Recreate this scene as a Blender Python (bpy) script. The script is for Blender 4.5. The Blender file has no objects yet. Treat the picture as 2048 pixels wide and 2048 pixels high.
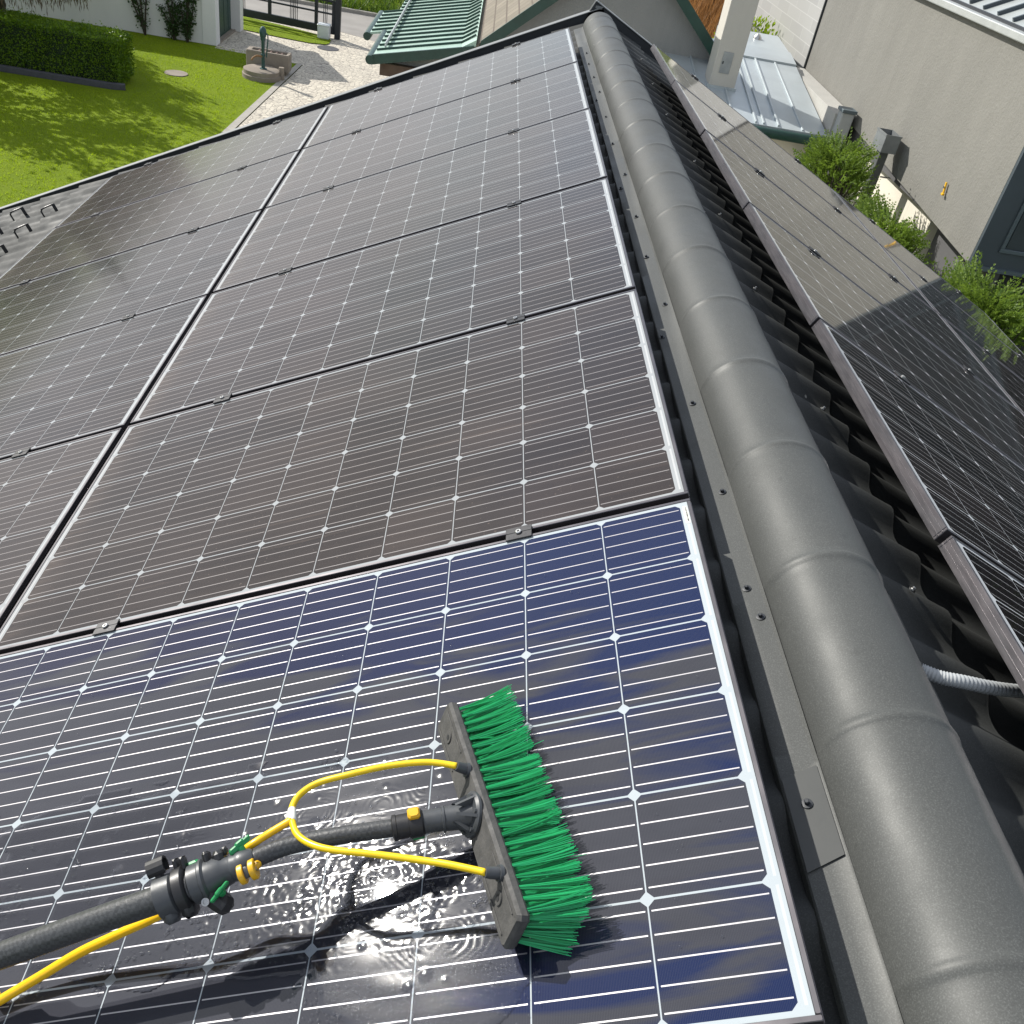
import bpy, math, random
from mathutils import Vector, Matrix, noise as mnoise
R = math.radians
sc = bpy.context.scene
COL = sc.collection
rnd = random.Random(7)

# ------------------------------------------------------------------ camera
CAM = Vector((-0.51778, -0.46519, 1.01838))
rows = ((0.98769365, 0.00195197, 0.15638877),
        (0.12512364, -0.60979051, -0.78262354),
        (0.09383673, 0.79256023, -0.60253045))
cd = bpy.data.cameras.new("camera"); cam = bpy.data.objects.new("camera", cd); COL.objects.link(cam)
M = Matrix.Identity(4)
for i in range(3):
    M[i][0] = rows[0][i]; M[i][1] = -rows[1][i]; M[i][2] = -rows[2][i]; M[i][3] = CAM[i]
cam.matrix_world = M
cd.sensor_width = 36; cd.lens = 31.8934; cd.clip_start = 0.05; cd.clip_end = 2000
sc.camera = cam

# ------------------------------------------------------------------ light
SUN_AZ, SUN_EL = -54.0, 34.0          # azimuth from +Y, clockwise
S = Vector((math.sin(R(SUN_AZ))*math.cos(R(SUN_EL)), math.cos(R(SUN_AZ))*math.cos(R(SUN_EL)), math.sin(R(SUN_EL))))
w = bpy.data.worlds.new("World"); sc.world = w; w.use_nodes = True
nt = w.node_tree; bg = nt.nodes["Background"]
sky = nt.nodes.new("ShaderNodeTexSky"); sky.sky_type = 'NISHITA'; sky.sun_disc = False
sky.sun_elevation = R(SUN_EL); sky.sun_rotation = R(SUN_AZ)
sky.air_density = 1.0; sky.dust_density = 1.0; sky.ozone_density = 1.0; sky.altitude = 200
tc = nt.nodes.new("ShaderNodeTexCoord"); mp = nt.nodes.new("ShaderNodeMapping"); mp.inputs['Scale'].default_value = (1.6, 1.6, 4.5)
cn = nt.nodes.new("ShaderNodeTexNoise"); cn.inputs['Scale'].default_value = 1.7; cn.inputs['Detail'].default_value = 7; cn.inputs['Roughness'].default_value = .58
nt.links.new(tc.outputs['Generated'], mp.inputs[0]); nt.links.new(mp.outputs[0], cn.inputs['Vector'])
cr = nt.nodes.new("ShaderNodeMapRange"); cr.inputs[1].default_value = .40; cr.inputs[2].default_value = .60; cr.inputs[3].default_value = .30; cr.inputs[4].default_value = .85
nt.links.new(cn.outputs[0], cr.inputs[0])
dk = nt.nodes.new("ShaderNodeMix"); dk.data_type = 'RGBA'; dk.blend_type = 'DARKEN'; dk.inputs[0].default_value = 1.0
nt.links.new(sky.outputs[0], dk.inputs[6]); dk.inputs[7].default_value = (6.3, 6.4, 7.0, 1)
cm = nt.nodes.new("ShaderNodeMix"); cm.data_type = 'RGBA'; cm.inputs[7].default_value = (5.0, 5.1, 5.25, 1)
nt.links.new(cr.outputs[0], cm.inputs[0]); nt.links.new(dk.outputs[2], cm.inputs[6])
nt.links.new(cm.outputs[2], bg.inputs[0]); bg.inputs[1].default_value = 0.13
sl = bpy.data.lights.new("sun", 'SUN'); sl.energy = 4.6; sl.angle = R(0.53); sl.color = (1.0, 0.955, 0.88)
so = bpy.data.objects.new("sun", sl); COL.objects.link(so)
so.rotation_euler = S.to_track_quat('Z', 'Y').to_euler()
sc.view_settings.view_transform = 'Standard'; sc.view_settings.look = 'None'
sc.view_settings.exposure = 0.55; sc.view_settings.gamma = 1.0
sc.view_settings.use_curve_mapping = False

# ------------------------------------------------------------------ material helpers
class NT:
    def __init__(s, name):
        s.m = bpy.data.materials.new(name); s.m.use_nodes = True
        s.t = s.m.node_tree; s.p = s.t.nodes["Principled BSDF"]; s.out = s.t.nodes["Material Output"]
    def new(s, k, **kw):
        n = s.t.nodes.new(k)
        for a, b in kw.items(): setattr(n, a, b)
        return n
    def put(s, sock, v):
        if hasattr(v, 'is_output') or isinstance(v, bpy.types.NodeSocket): s.t.links.new(v, sock)
        elif isinstance(v, (tuple, list)) and len(v) == 3 and sock.type == 'RGBA': sock.default_value = (*v, 1)
        else: sock.default_value = v
    def math(s, op, a, b=0.0, c=None, clamp=False):
        n = s.new("ShaderNodeMath", operation=op); n.use_clamp = clamp
        s.put(n.inputs[0], a); s.put(n.inputs[1], b)
        if c is not None: s.put(n.inputs[2], c)
        return n.outputs[0]
    def mix(s, f, a, b):
        n = s.new("ShaderNodeMix", data_type='RGBA')
        s.put(n.inputs[0], f); s.put(n.inputs[6], a); s.put(n.inputs[7], b)
        return n.outputs[2]
    def obj(s): return s.new("ShaderNodeTexCoord").outputs['Object']
    def mapping(s, vec, scale=(1, 1, 1), rot=(0, 0, 0)):
        n = s.new("ShaderNodeMapping"); s.t.links.new(vec, n.inputs[0]); n.inputs['Scale'].default_value = scale; n.inputs['Rotation'].default_value = rot
        return n.outputs[0]
    def noise(s, vec, scale, detail=4, rough=.55, dist=0.0):
        n = s.new("ShaderNodeTexNoise"); s.t.links.new(vec, n.inputs['Vector'])
        n.inputs['Scale'].default_value = scale; n.inputs['Detail'].default_value = detail
        n.inputs['Roughness'].default_value = rough; n.inputs['Distortion'].default_value = dist
        return n.outputs[0]
    def ramp(s, f, a, b, va=0.0, vb=1.0):
        n = s.new("ShaderNodeMapRange"); n.clamp = True
        s.put(n.inputs[0], f); n.inputs[1].default_value = a; n.inputs[2].default_value = b
        n.inputs[3].default_value = va; n.inputs[4].default_value = vb
        return n.outputs[0]
    def bump(s, h, strength, dist=.01):
        n = s.new("ShaderNodeBump"); s.put(n.inputs['Height'], h); s.put(n.inputs['Strength'], strength); n.inputs['Distance'].default_value = dist
        s.t.links.new(n.outputs[0], s.p.inputs['Normal']); return n
    def base(s, col, rough=.5, metal=0.0, coat=0.0, spec=None):
        s.put(s.p.inputs['Base Color'], col); s.put(s.p.inputs['Roughness'], rough); s.put(s.p.inputs['Metallic'], metal)
        s.p.inputs['Coat Weight'].default_value = coat
        if spec is not None: s.p.inputs['Specular IOR Level'].default_value = spec

def mat(name, col, rough=.5, metal=0.0, var=.25, vs=6.0, bs=60.0, bst=.1, bd=.003, col2=None, spec=None, stretch=(1, 1, 1)):
    n = NT(name); o = n.mapping(n.obj(), stretch)
    f = n.noise(o, vs, 6, .6)
    f = n.ramp(f, .3, .7)
    c2 = col2 if col2 else tuple(max(0, c*(1-var)) for c in col)
    n.base(n.mix(f, col, c2), rough, metal, spec=spec)
    n.put(n.p.inputs['Roughness'], n.ramp(n.noise(o, vs*2.3, 3), .3, .7, rough*.85, min(1, rough*1.15)))
    if bst > 0: n.bump(n.noise(o, bs, 5, .6), bst, bd)
    return n.m

# ------------------------------------------------------------------ mesh helpers
class MB:
    def __init__(s): s.v = []; s.f = []; s.mi = []; s.m = 0
    def add(s, vs, fs):
        b = len(s.v); s.v += [tuple(v) for v in vs]
        for f in fs: s.f.append(tuple(i+b for i in f)); s.mi.append(s.m)
    def quad(s, a, b, c, d): s.add([a, b, c, d], [(0, 1, 2, 3)])
    def poly(s, pts): s.add(pts, [tuple(range(len(pts)))])
    def box(s, lo, hi, ch=0.0):
        x0, y0, z0 = lo; x1, y1, z1 = hi
        s.obox(Vector(((x0+x1)/2, (y0+y1)/2, (z0+z1)/2)), (Vector((1, 0, 0)), Vector((0, 1, 0)), Vector((0, 0, 1))), (x1-x0, y1-y0, z1-z0), ch)
    def obox(s, c, ax, d, ch=0.0):
        c = Vector(c); a, b, e = [Vector(q) for q in ax]
        hx, hy, hz = d[0]/2, d[1]/2, d[2]/2
        if ch <= 0:
            P = [c+a*(i*hx)+b*(j*hy)+e*(k*hz) for k in (-1, 1) for j in (-1, 1) for i in (-1, 1)]
            s.add(P, [(0, 2, 3, 1), (4, 5, 7, 6), (0, 1, 5, 4), (2, 6, 7, 3), (0, 4, 6, 2), (1, 3, 7, 5)])
            return
        # chamfered: rings of octagons
        def ring(z, ins):
            X, Y = hx-ins, hy-ins; q = ch
            return [c+a*x+b*y+e*z for x, y in ((X-q, -Y), (X, -Y+q), (X, Y-q), (X-q, Y), (-X+q, Y), (-X, Y-q), (-X, -Y+q), (-X+q, -Y))]
        P = ring(-hz, ch*.7)+ring(-hz+ch, 0)+ring(hz-ch, 0)+ring(hz, ch*.7)
        F = [tuple(range(7, -1, -1)), tuple(range(24, 32))]
        for r in range(3):
            for i in range(8): F.append((r*8+i, r*8+(i+1) % 8, r*8+8+(i+1) % 8, r*8+8+i))
        s.add(P, F)
    def tube(s, pts, rad, n=10, cap=True):
        pts = [Vector(p) for p in pts]; N = len(pts)
        rs = rad if isinstance(rad, (list, tuple)) else [rad]*N
        t0 = (pts[1]-pts[0]).normalized()
        up = Vector((0, 0, 1)) if abs(t0.z) < .9 else Vector((1, 0, 0))
        x = t0.cross(up).normalized(); V = []; F = []
        for i, p in enumerate(pts):
            t = (pts[min(i+1, N-1)]-pts[max(i-1, 0)]).normalized()
            x = (x-t*x.dot(t)).normalized(); y = t.cross(x)
            for k in range(n):
                a = 2*math.pi*k/n; V.append(p+(x*math.cos(a)+y*math.sin(a))*rs[i])
        for i in range(N-1):
            for k in range(n):
                F.append((i*n+k, i*n+(k+1) % n, (i+1)*n+(k+1) % n, (i+1)*n+k))
        if cap: F.append(tuple(range(n-1, -1, -1))); F.append(tuple(range((N-1)*n, N*n)))
        s.add(V, F)
    def lathe(s, o, ax, prof, n=20):
        # prof: (dist along ax, radius)
        o = Vector(o); ax = Vector(ax).normalized()
        s.tube_prof(o, ax, prof, n)
    def tube_prof(s, o, ax, prof, n):
        up = Vector((0, 0, 1)) if abs(ax.z) < .9 else Vector((1, 0, 0))
        x = ax.cross(up).normalized(); y = ax.cross(x); V = []; F = []
        for d, r in prof:
            for k in range(n):
                a = 2*math.pi*k/n; V.append(o+ax*d+(x*math.cos(a)+y*math.sin(a))*r)
        for i in range(len(prof)-1):
            for k in range(n): F.append((i*n+k, (i+1)*n+k, (i+1)*n+(k+1) % n, i*n+(k+1) % n))
        F.append(tuple(range(n))); m = (len(prof)-1)*n; F.append(tuple(range(m+n-1, m-1, -1)))
        s.add(V, F)
    def prism(s, pts, ax):
        pts = [Vector(p) for p in pts]; ax = Vector(ax); n = len(pts)
        s.add(pts+[p+ax for p in pts], [tuple(range(n-1, -1, -1)), tuple(range(n, 2*n))]+[(i, (i+1) % n, n+(i+1) % n, n+i) for i in range(n)])
    def grid(s, fn, nu, nv):
        V = [fn(i/nu, j/nv) for j in range(nv+1) for i in range(nu+1)]
        F = [(j*(nu+1)+i, j*(nu+1)+i+1, (j+1)*(nu+1)+i+1, (j+1)*(nu+1)+i) for j in range(nv) for i in range(nu)]
        s.add(V, F)
    def build(s, name, mats, parent=None, smooth=False, loc=None, fix=True):
        me = bpy.data.meshes.new(name); me.from_pydata(s.v, [], s.f)
        if not isinstance(mats, (list, tuple)): mats = [mats]
        for m in mats: me.materials.append(m)
        if len(mats) > 1: me.polygons.foreach_set('material_index', s.mi)
        if smooth is True: me.polygons.foreach_set('use_smooth', [True]*len(me.polygons))
        elif smooth:
            me.polygons.foreach_set('use_smooth', [True]*len(me.polygons)); me.set_sharp_from_angle(angle=smooth)
        me.update()
        o = bpy.data.objects.new(name, me); COL.objects.link(o)
        if parent: o.parent = parent
        if loc is not None: o.location = loc
        return o

def tag(o, label, cat, group=None):
    o['label'] = label; o['category'] = cat
    if group: o['group'] = group
    return o
def thing(name, label, cat, loc=(0, 0, 0), group=None):
    o = bpy.data.objects.new(name, None); o.empty_display_size = .1; COL.objects.link(o); o.location = loc
    return tag(o, label, cat, group)
def kind(o, k): o['kind'] = k; return o
def dup(o, parent=None):
    c = o.copy(); COL.objects.link(c); c.parent = parent
    for ch in [q for q in list(bpy.data.objects) if q.parent == o]: dup(ch, c)
    return c
def dup_children(o, r, chs):
    for ch, sub in chs:
        c = ch.copy(); COL.objects.link(c); c.parent = r
        for g in sub: d = g.copy(); COL.objects.link(d); d.parent = c

def catmull(pts, n=6):
    pts = [Vector(p) for p in pts]; out = []
    for i in range(len(pts)-1):
        p0 = pts[max(i-1, 0)]; p1 = pts[i]; p2 = pts[i+1]; p3 = pts[min(i+2, len(pts)-1)]
        for k in range(n):
            t = k/n
            out.append(.5*((2*p1)+(p2-p0)*t+(2*p0-5*p1+4*p2-p3)*t*t+(3*p1-p0-3*p2+p3)*t**3))
    out.append(pts[-1]); return out

# ------------------------------------------------------------------ roof frames
TH = 0.44385
UP = Vector((0, 0, 1))
dA = Vector((-math.cos(TH), 0, -math.sin(TH))); nA = Vector((-math.sin(TH), 0, math.cos(TH)))
dB = Vector((math.cos(TH), 0, -math.sin(TH))); nB = Vector((math.sin(TH), 0, math.cos(TH)))
OB = Vector((0.5605, 0, -0.006))
def PA(s, v, h=0.0): return dA*s+Vector((0, v, 0))+nA*h
def PB(s, v, h=0.0): return OB+dB*s+Vector((0, v, 0))+nB*h
G = 1.012; PL = 1.657; PW = 0.994; CP = 0.1612
GZ = -5.0

# ------------------------------------------------------------------ materials
def panel_mat(name, wet=False, glossy=False):
    n = NT(name); o = n.obj()
    sx = n.new("ShaderNodeSeparateXYZ"); n.t.links.new(o, sx.inputs[0]); x, y = sx.outputs[0], sx.outputs[1]
    ux = n.math('DIVIDE', n.math('SUBTRACT', x, .0225), CP); uy = n.math('DIVIDE', n.math('SUBTRACT', y, .0135), CP)
    def edge(u, N):
        f = n.math('FRACT', u); d = n.math('MULTIPLY', n.math('MINIMUM', f, n.math('SUBTRACT', 1.0, f)), CP)
        outside = n.math('MAXIMUM', n.math('LESS_THAN', u, 0.0), n.math('GREATER_THAN', u, float(N)))
        return d, outside
    dx, ox = edge(ux, 10); dy, oy = edge(uy, 6)
    gap = n.math('MAXIMUM', n.math('LESS_THAN', dx, .0010), n.math('LESS_THAN', dy, .0016))
    gap = n.math('MAXIMUM', gap, n.math('LESS_THAN', n.math('ADD', dx, dy), .0112))
    out = n.math('MAXIMUM', ox, oy)
    gap = n.math('MAXIMUM', gap, out)
    fb = n.math('FRACT', n.math('MULTIPLY', uy, 5.0))
    db = n.math('MULTIPLY', n.math('ABSOLUTE', n.math('SUBTRACT', fb, .5)), CP/5)
    bus = n.math('MULTIPLY', n.math('LESS_THAN', db, .0010 if wet else .0011), n.math('GREATER_THAN', dx, .0042))
    # solder ribbons along both short ends
    rib = n.math('MULTIPLY', n.math('GREATER_THAN', n.math('ABSOLUTE', n.math('SUBTRACT', x, PL/2)), PL/2-.0165), n.math('LESS_THAN', n.math('ABSOLUTE', n.math('SUBTRACT', x, PL/2)), PL/2-.0125))
    rib = n.math('MULTIPLY', rib, n.math('GREATER_THAN', dy, .006))
    oi = n.new("ShaderNodeObjectInfo").outputs['Random']
    # per-panel offset of the dirt pattern
    add = n.new("ShaderNodeVectorMath", operation='ADD'); n.t.links.new(o, add.inputs[0])
    cmb = n.new("ShaderNodeCombineXYZ"); n.put(cmb.inputs[0], n.math('MULTIPLY', oi, 37.0)); n.put(cmb.inputs[1], n.math('MULTIPLY', oi, 17.0)); n.put(cmb.inputs[2], n.math('MULTIPLY', oi, 7.0))
    n.t.links.new(cmb.outputs[0], add.inputs[1]); oo = add.outputs[0]
    # slight shade differences cell by cell, fine fingers across each cell
    wn = n.new("ShaderNodeTexWhiteNoise", noise_dimensions='3D'); cc = n.new("ShaderNodeCombineXYZ")
    n.put(cc.inputs[0], n.math('FLOOR', ux)); n.put(cc.inputs[1], n.math('FLOOR', uy)); n.put(cc.inputs[2], oi); n.t.links.new(cc.outputs[0], wn.inputs[0])
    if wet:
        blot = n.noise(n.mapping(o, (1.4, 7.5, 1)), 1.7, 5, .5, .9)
        # bluer along the upper edge and the ridge end, greyer elsewhere
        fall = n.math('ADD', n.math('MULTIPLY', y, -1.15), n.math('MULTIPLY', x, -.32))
        blueness = n.math('ADD', n.math('MULTIPLY', n.math('SUBTRACT', blot, .5), 1.5), n.math('ADD', fall, .60))
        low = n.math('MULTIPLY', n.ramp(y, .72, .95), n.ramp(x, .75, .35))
        blueness = n.math('ADD', blueness, n.math('MULTIPLY', low, .62))
        cl = n.ramp(blueness, -.08, .14)
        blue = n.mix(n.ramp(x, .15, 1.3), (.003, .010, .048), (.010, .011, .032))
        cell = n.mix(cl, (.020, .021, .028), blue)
        dust_grey = n.math('MULTIPLY', n.math('SUBTRACT', 1.0, cl), n.ramp(n.noise(n.mapping(oo, (3, 9, 1)), 3, 5), .3, .7, .05, .085))
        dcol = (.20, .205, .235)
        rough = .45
    else:
        cell = n.mix(n.ramp(wn.outputs[0], 0, 1), (.008, .007, .008), (.021, .017, .017))
        big = n.noise(n.mapping(oo, (1.3, 2.2, 1)), 1.4, 5, .6, .5)
        st = n.noise(n.mapping(oo, (1.2, 30, 1)), 2.0, 4, .6)
        d0 = n.ramp(n.math('ADD', n.math('MULTIPLY', big, .6), n.math('MULTIPLY', st, .4)), .32, .68, .025, .095)
        d0 = n.math('ADD', d0, n.math('MULTIPLY', n.math('MULTIPLY', n.ramp(x, PL-.10, PL-.012), n.ramp(n.noise(n.mapping(oo, (3, 14, 1)), 3, 4, .6), .35, .65)), .16))
        runs = n.ramp(n.noise(n.mapping(oo, (.55, 17, 1)), 3.2, 5, .65), .60, .72, 0, .10)
        d0 = n.math('ADD', d0, runs)
        spots = n.ramp(n.noise(oo, 190, 2, .5), .70, .76, 0, .35)
        dust_grey = n.math('MAXIMUM', n.math('ADD', d0, n.math('MULTIPLY', n.math('SUBTRACT', oi, .5), .10)), spots)
        dcol = n.mix(oi, (.27, .185, .13), (.25, .205, .17))
        rough = n.math('ADD', .035 if glossy else .11, n.math('MULTIPLY', dust_grey, .08 if glossy else .25))
        if glossy: dust_grey = n.math('MULTIPLY', dust_grey, .3)
    fin = n.math('FRACT', n.math('MULTIPLY', ux, 80.0))
    cell = n.mix(n.math('MULTIPLY', n.math('LESS_THAN', fin, .12), .10), cell, (.35, .35, .37))
    c = n.mix(gap, cell, (.36, .40, .42) if wet else ((.62, .64, .65) if glossy else (.29, .31, .32)))  # right-slope cell lines get a paler colour to offset the dim grazing sun
    c = n.mix(n.math('MULTIPLY', rib, .6), c, (.48, .49, .49))
    inb = n.math('MULTIPLY', bus, n.math('SUBTRACT', 1.0, out))
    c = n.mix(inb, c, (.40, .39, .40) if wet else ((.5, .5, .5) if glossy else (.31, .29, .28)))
    c = n.mix(dust_grey, c, dcol)
    n.base(c, rough, 0.0)
    n.p.inputs['IOR'].default_value = 1.5 if wet else 1.36
    if wet: n.p.inputs['Specular IOR Level'].default_value = 0.0
    n.put(n.p.inputs['Metallic'], n.math('MULTIPLY', inb, .35))
    n.put(n.p.inputs['Coat Weight'], .85 if wet else 0.0); n.put(n.p.inputs['Coat Roughness'], .018 if wet else .09)
    if not wet: n.bump(n.noise(o, 40, 3, .5), .012, .002)
    return n.m
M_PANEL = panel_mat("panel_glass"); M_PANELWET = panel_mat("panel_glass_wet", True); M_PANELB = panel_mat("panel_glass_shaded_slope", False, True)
M_FRAME = mat("frame_anodised", (.15, .138, .145), .32, .85, .3, 5, 90, .04, .001, col2=(.10, .098, .105), stretch=(1, 1, 8))
M_BACK = mat("panel_underside", (.30, .30, .30), .6)
M_BLACK = mat("black_plastic", (.018, .018, .020), .45, 0, .3, 30, 200, .15, .0008)
M_DARKGREY = mat("grey_plastic", (.055, .060, .066), .42, 0, .25, 30, 200, .12, .0008)
M_BLOCK = mat("worn_grey_block", (.040, .040, .039), .72, 0, .4, 45, 160, .5, .002, col2=(.078, .076, .072))
M_CLAMP = mat("clamp_metal", (.045, .045, .048), .42, .6, .3, 60, 200, .1, .0006)
M_STEEL = mat("steel", (.55, .55, .54), .3, 1.0, .3, 60, 200, .05, .0005)
M_ALU = mat("aluminium", (.55, .56, .57), .35, .9, .2, 10, 90, .05, .001)
M_GREENP = mat("green_plastic", (.012, .26, .075), .42, 0, .25, 40, 200, .1, .0006)
M_YELLOWP = mat("yellow_plastic", (.75, .42, .012), .4, 0, .2, 40, 200, .1, .0006)
M_HOSE = mat("yellow_hose", (.80, .55, .006), .30, 0, .12, 30, 260, .05, .0004)
M_WHITEP = mat("clear_plastic", (.75, .76, .70), .3)

def metal_sheet(name, c1, c2, rough, grain=480):
    n = NT(name); o = n.obj()
    f = n.ramp(n.noise(o, 2.2, 6, .65), .3, .7); g = n.noise(o, grain, 1, .5)
    c = n.mix(f, c1, c2); c = n.mix(n.ramp(g, .54, .70, 0, .34), c, tuple(min(1, q*2.0) for q in c1)); c = n.mix(n.ramp(g, .46, .32, 0, .30), c, tuple(q*.5 for q in c1))
    st = n.ramp(n.noise(n.mapping(o, (9, 9, 9)), 3.0, 5, .7), .62, .70, 0, .35)
    c = n.mix(st, c, tuple(q*.55 for q in c1))
    vd = n.new('ShaderNodeTexVoronoi'); n.t.links.new(n.mapping(o, (1, .55, 1), (0, 0, .4)), vd.inputs['Vector']); vd.inputs['Scale'].default_value = 11; vs_ = n.new('ShaderNodeSeparateColor'); n.t.links.new(vd.outputs['Color'], vs_.inputs[0])
    sp = n.math('MULTIPLY', n.math('LESS_THAN', vd.outputs['Distance'], n.math('MULTIPLY', vs_.outputs[1], .05)), n.math('GREATER_THAN', vs_.outputs[0], .62))
    c = n.mix(n.math('MULTIPLY', sp, .6), c, n.mix(n.math('GREATER_THAN', vs_.outputs[2], .45), (.03, .03, .028), (.36, .36, .33)))
    n.base(c, n.ramp(n.noise(o, 5, 4), .3, .7, rough*.85, rough*1.2), .08, spec=.28)
    n.bump(g, .06, .0005)
    return n.m
M_CAP = metal_sheet("ridge_cap_coating", (.074, .077, .074), (.058, .061, .059), .52)
M_TILE = metal_sheet("roof_sheet_coating", (.046, .049, .049), (.034, .036, .035), .68)
M_TILEB = M_TILE
M_VERGE = metal_sheet("verge_coating", (.20, .207, .21), (.16, .167, .17), .5)

def stucco(name, c1, c2, bs=.35, sc_=40, streak=True):
    n = NT(name); o = n.obj()
    a = n.noise(n.mapping(o, (1, 1, .35) if streak else (1, 1, 1)), 1.3, 7, .62)
    c = n.mix(n.ramp(a, .30, .70), c1, c2)
    b = n.noise(o, sc_, 4, .65); c = n.mix(n.ramp(b, .35, .7, 0, .22), c, tuple(q*.75 for q in c1))
    st = n.noise(n.mapping(o, (3.5, 3.5, .22)), 2.0, 5, .6); c = n.mix(n.ramp(st, .58, .75, 0, .20), c, tuple(q*.66 for q in c1))
    n.base(c, .88, 0, spec=.25)
    n.bump(n.math('ADD', n.math('MULTIPLY', n.noise(o, sc_*.16, 5, .6), .7), n.math('MULTIPLY', b, .5)), bs, .02)
    return n.m
M_STUC_N = stucco("taupe_render", (.200, .196, .178), (.168, .165, .150), .8, 26)
M_STUC_C = stucco("grey_roughcast", (.265, .268, .262), (.215, .22, .216), .8, 60)
M_WHITE = stucco("white_render", (.74, .74, .72), (.66, .665, .655), .15, 40)
M_CREAM = stucco("cream_render", (.66, .62, .53), (.60, .57, .49), .2, 40)
M_PLINTH = stucco("grey_plinth", (.11, .11, .112), (.09, .09, .093), .2, 40)
M_CONC = stucco("weathered_concrete", (.30, .265, .22), (.20, .17, .14), .7, 30, False)
M_GREENMET = mat("green_roof_metal", (.36, .50, .42), .38, .1, .12, 2, 60, .03, .002)
M_DKGREEN = mat("dark_green_paint", (.012, .052, .040), .4, 0, .3, 8, 60, .08, .002)
M_ZINC = mat("zinc_sheet", (.46, .51, .53), .40, .3, .18, 1.2, 40, .05, .003)
M_SLATE = mat("slate_cladding", (.050, .066, .078), .5, 0, .18, 1.5, 60, .05, .002)
M_SLATE2 = mat("slate_trim", (.085, .112, .125), .45, 0, .15, 3, 60, .05, .002)
M_DARK = mat("dark_recess", (.020, .021, .022), .8)
M_NROOF = mat("pale_metal_roof", (.42, .45, .44), .4, .3, .12, 2, 60, .04, .002)
M_TRIM = mat("pale_metal_trim", (.46, .48, .47), .35, .3, .12, 3, 60, .04, .002)
M_PATCH = mat('flange_plate', (.050, .053, .051), .5, .1, .15, 6, 300, .05, .0005)
M_PUMP = mat("pump_paint", (.030, .085, .082), .45, .1, .35, 14, 60, .2, .003)
M_IRON = mat("painted_iron", (.022, .026, .032), .45, .1, .3, 10, 80, .1, .002)
M_KERB = mat("kerb_stone", (.060, .062, .072), .8, 0, .3, 8, 60, .3, .005)
M_BARK = mat("bark", (.055, .042, .030), .9, 0, .4, 12, 50, .6, .01, stretch=(1, 1, .3))
M_SOIL = mat("soil", (.055, .040, .030), .95, 0, .4, 8, 30, .6, .02)
M_BOXW = mat("pale_cabinet", (.62, .66, .68), .45, 0, .1)

def tilewall():
    n = NT("panel_tiles"); o = n.obj()
    b = n.new("ShaderNodeTexBrick"); v = n.mapping(o, (1, 1, 1)); 
    s = n.new("ShaderNodeSeparateXYZ"); n.t.links.new(v, s.inputs[0]); c = n.new("ShaderNodeCombineXYZ")
    n.put(c.inputs[0], s.outputs[1]); n.put(c.inputs[1], s.outputs[2]); n.t.links.new(c.outputs[0], b.inputs[0])
    b.inputs['Scale'].default_value = 1; b.inputs['Brick Width'].default_value = .88; b.inputs['Row Height'].default_value = .205
    b.inputs['Mortar Size'].default_value = .006; b.offset = .5
    b.inputs['Color1'].default_value = (.335, .335, .325, 1); b.inputs['Color2'].default_value = (.30, .30, .293, 1); b.inputs['Mortar'].default_value = (.42, .42, .41, 1)
    n.base(b.outputs[0], .6); return n.m
M_TWALL = tilewall()
def rooftile():
    n = NT("weathered_roof_tiles"); o = n.obj()
    b = n.new("ShaderNodeTexBrick"); s = n.new("ShaderNodeSeparateXYZ"); n.t.links.new(o, s.inputs[0]); c = n.new("ShaderNodeCombineXYZ")
    n.put(c.inputs[0], s.outputs[1]); n.put(c.inputs[1], s.outputs[0]); n.t.links.new(c.outputs[0], b.inputs[0])
    b.inputs['Scale'].default_value = 1; b.inputs['Brick Width'].default_value = .34; b.inputs['Row Height'].default_value = .20; b.inputs['Mortar Size'].default_value = .012
    b.inputs['Color1'].default_value = (.20, .175, .135, 1); b.inputs['Color2'].default_value = (.15, .13, .10, 1); b.inputs['Mortar'].default_value = (.085, .065, .05, 1)
    f = n.ramp(n.noise(o, 3, 6, .65), .45, .75, 0, .6)
    n.base(n.mix(f, b.outputs[0], (.13, .115, .08)), .9); n.bump(b.outputs['Fac'], .6, -.02); return n.m
M_RTILE = rooftile()
def paving():
    n = NT("cobble_paving"); o = n.obj()
    v = n.new("ShaderNodeTexVoronoi", feature='DISTANCE_TO_EDGE'); n.t.links.new(n.mapping(o, (1, 1, 0)), v.inputs['Vector']); v.inputs['Scale'].default_value = 8.5; v.inputs['Randomness'].default_value = .75
    v2 = n.new("ShaderNodeTexVoronoi"); n.t.links.new(n.mapping(o, (1, 1, 0)), v2.inputs['Vector']); v2.inputs['Scale'].default_value = 8.5; v2.inputs['Randomness'].default_value = .75
    s = n.new("ShaderNodeSeparateColor"); n.t.links.new(v2.outputs['Color'], s.inputs[0])
    c = n.mix(s.outputs[0], (.60, .55, .45), (.46, .42, .345)); c = n.mix(n.ramp(n.noise(o, .7, 5), .35, .7, 0, .3), c, (.30, .28, .25))
    c = n.mix(n.ramp(v.outputs[0], .02, .07, .75, 0), c, (.15, .135, .12))
    n.base(c, .85); n.bump(n.ramp(v.outputs[0], 0, .12), .5, .012); return n.m
M_PAVE = paving()
M_BORDER = mat("paving_border", (.36, .34, .30), .85, 0, .25, 6, 40, .3, .006)
M_ROAD = mat("asphalt", (.27, .255, .235), .9, 0, .22, 1.2, 150, .3, .004)
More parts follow.
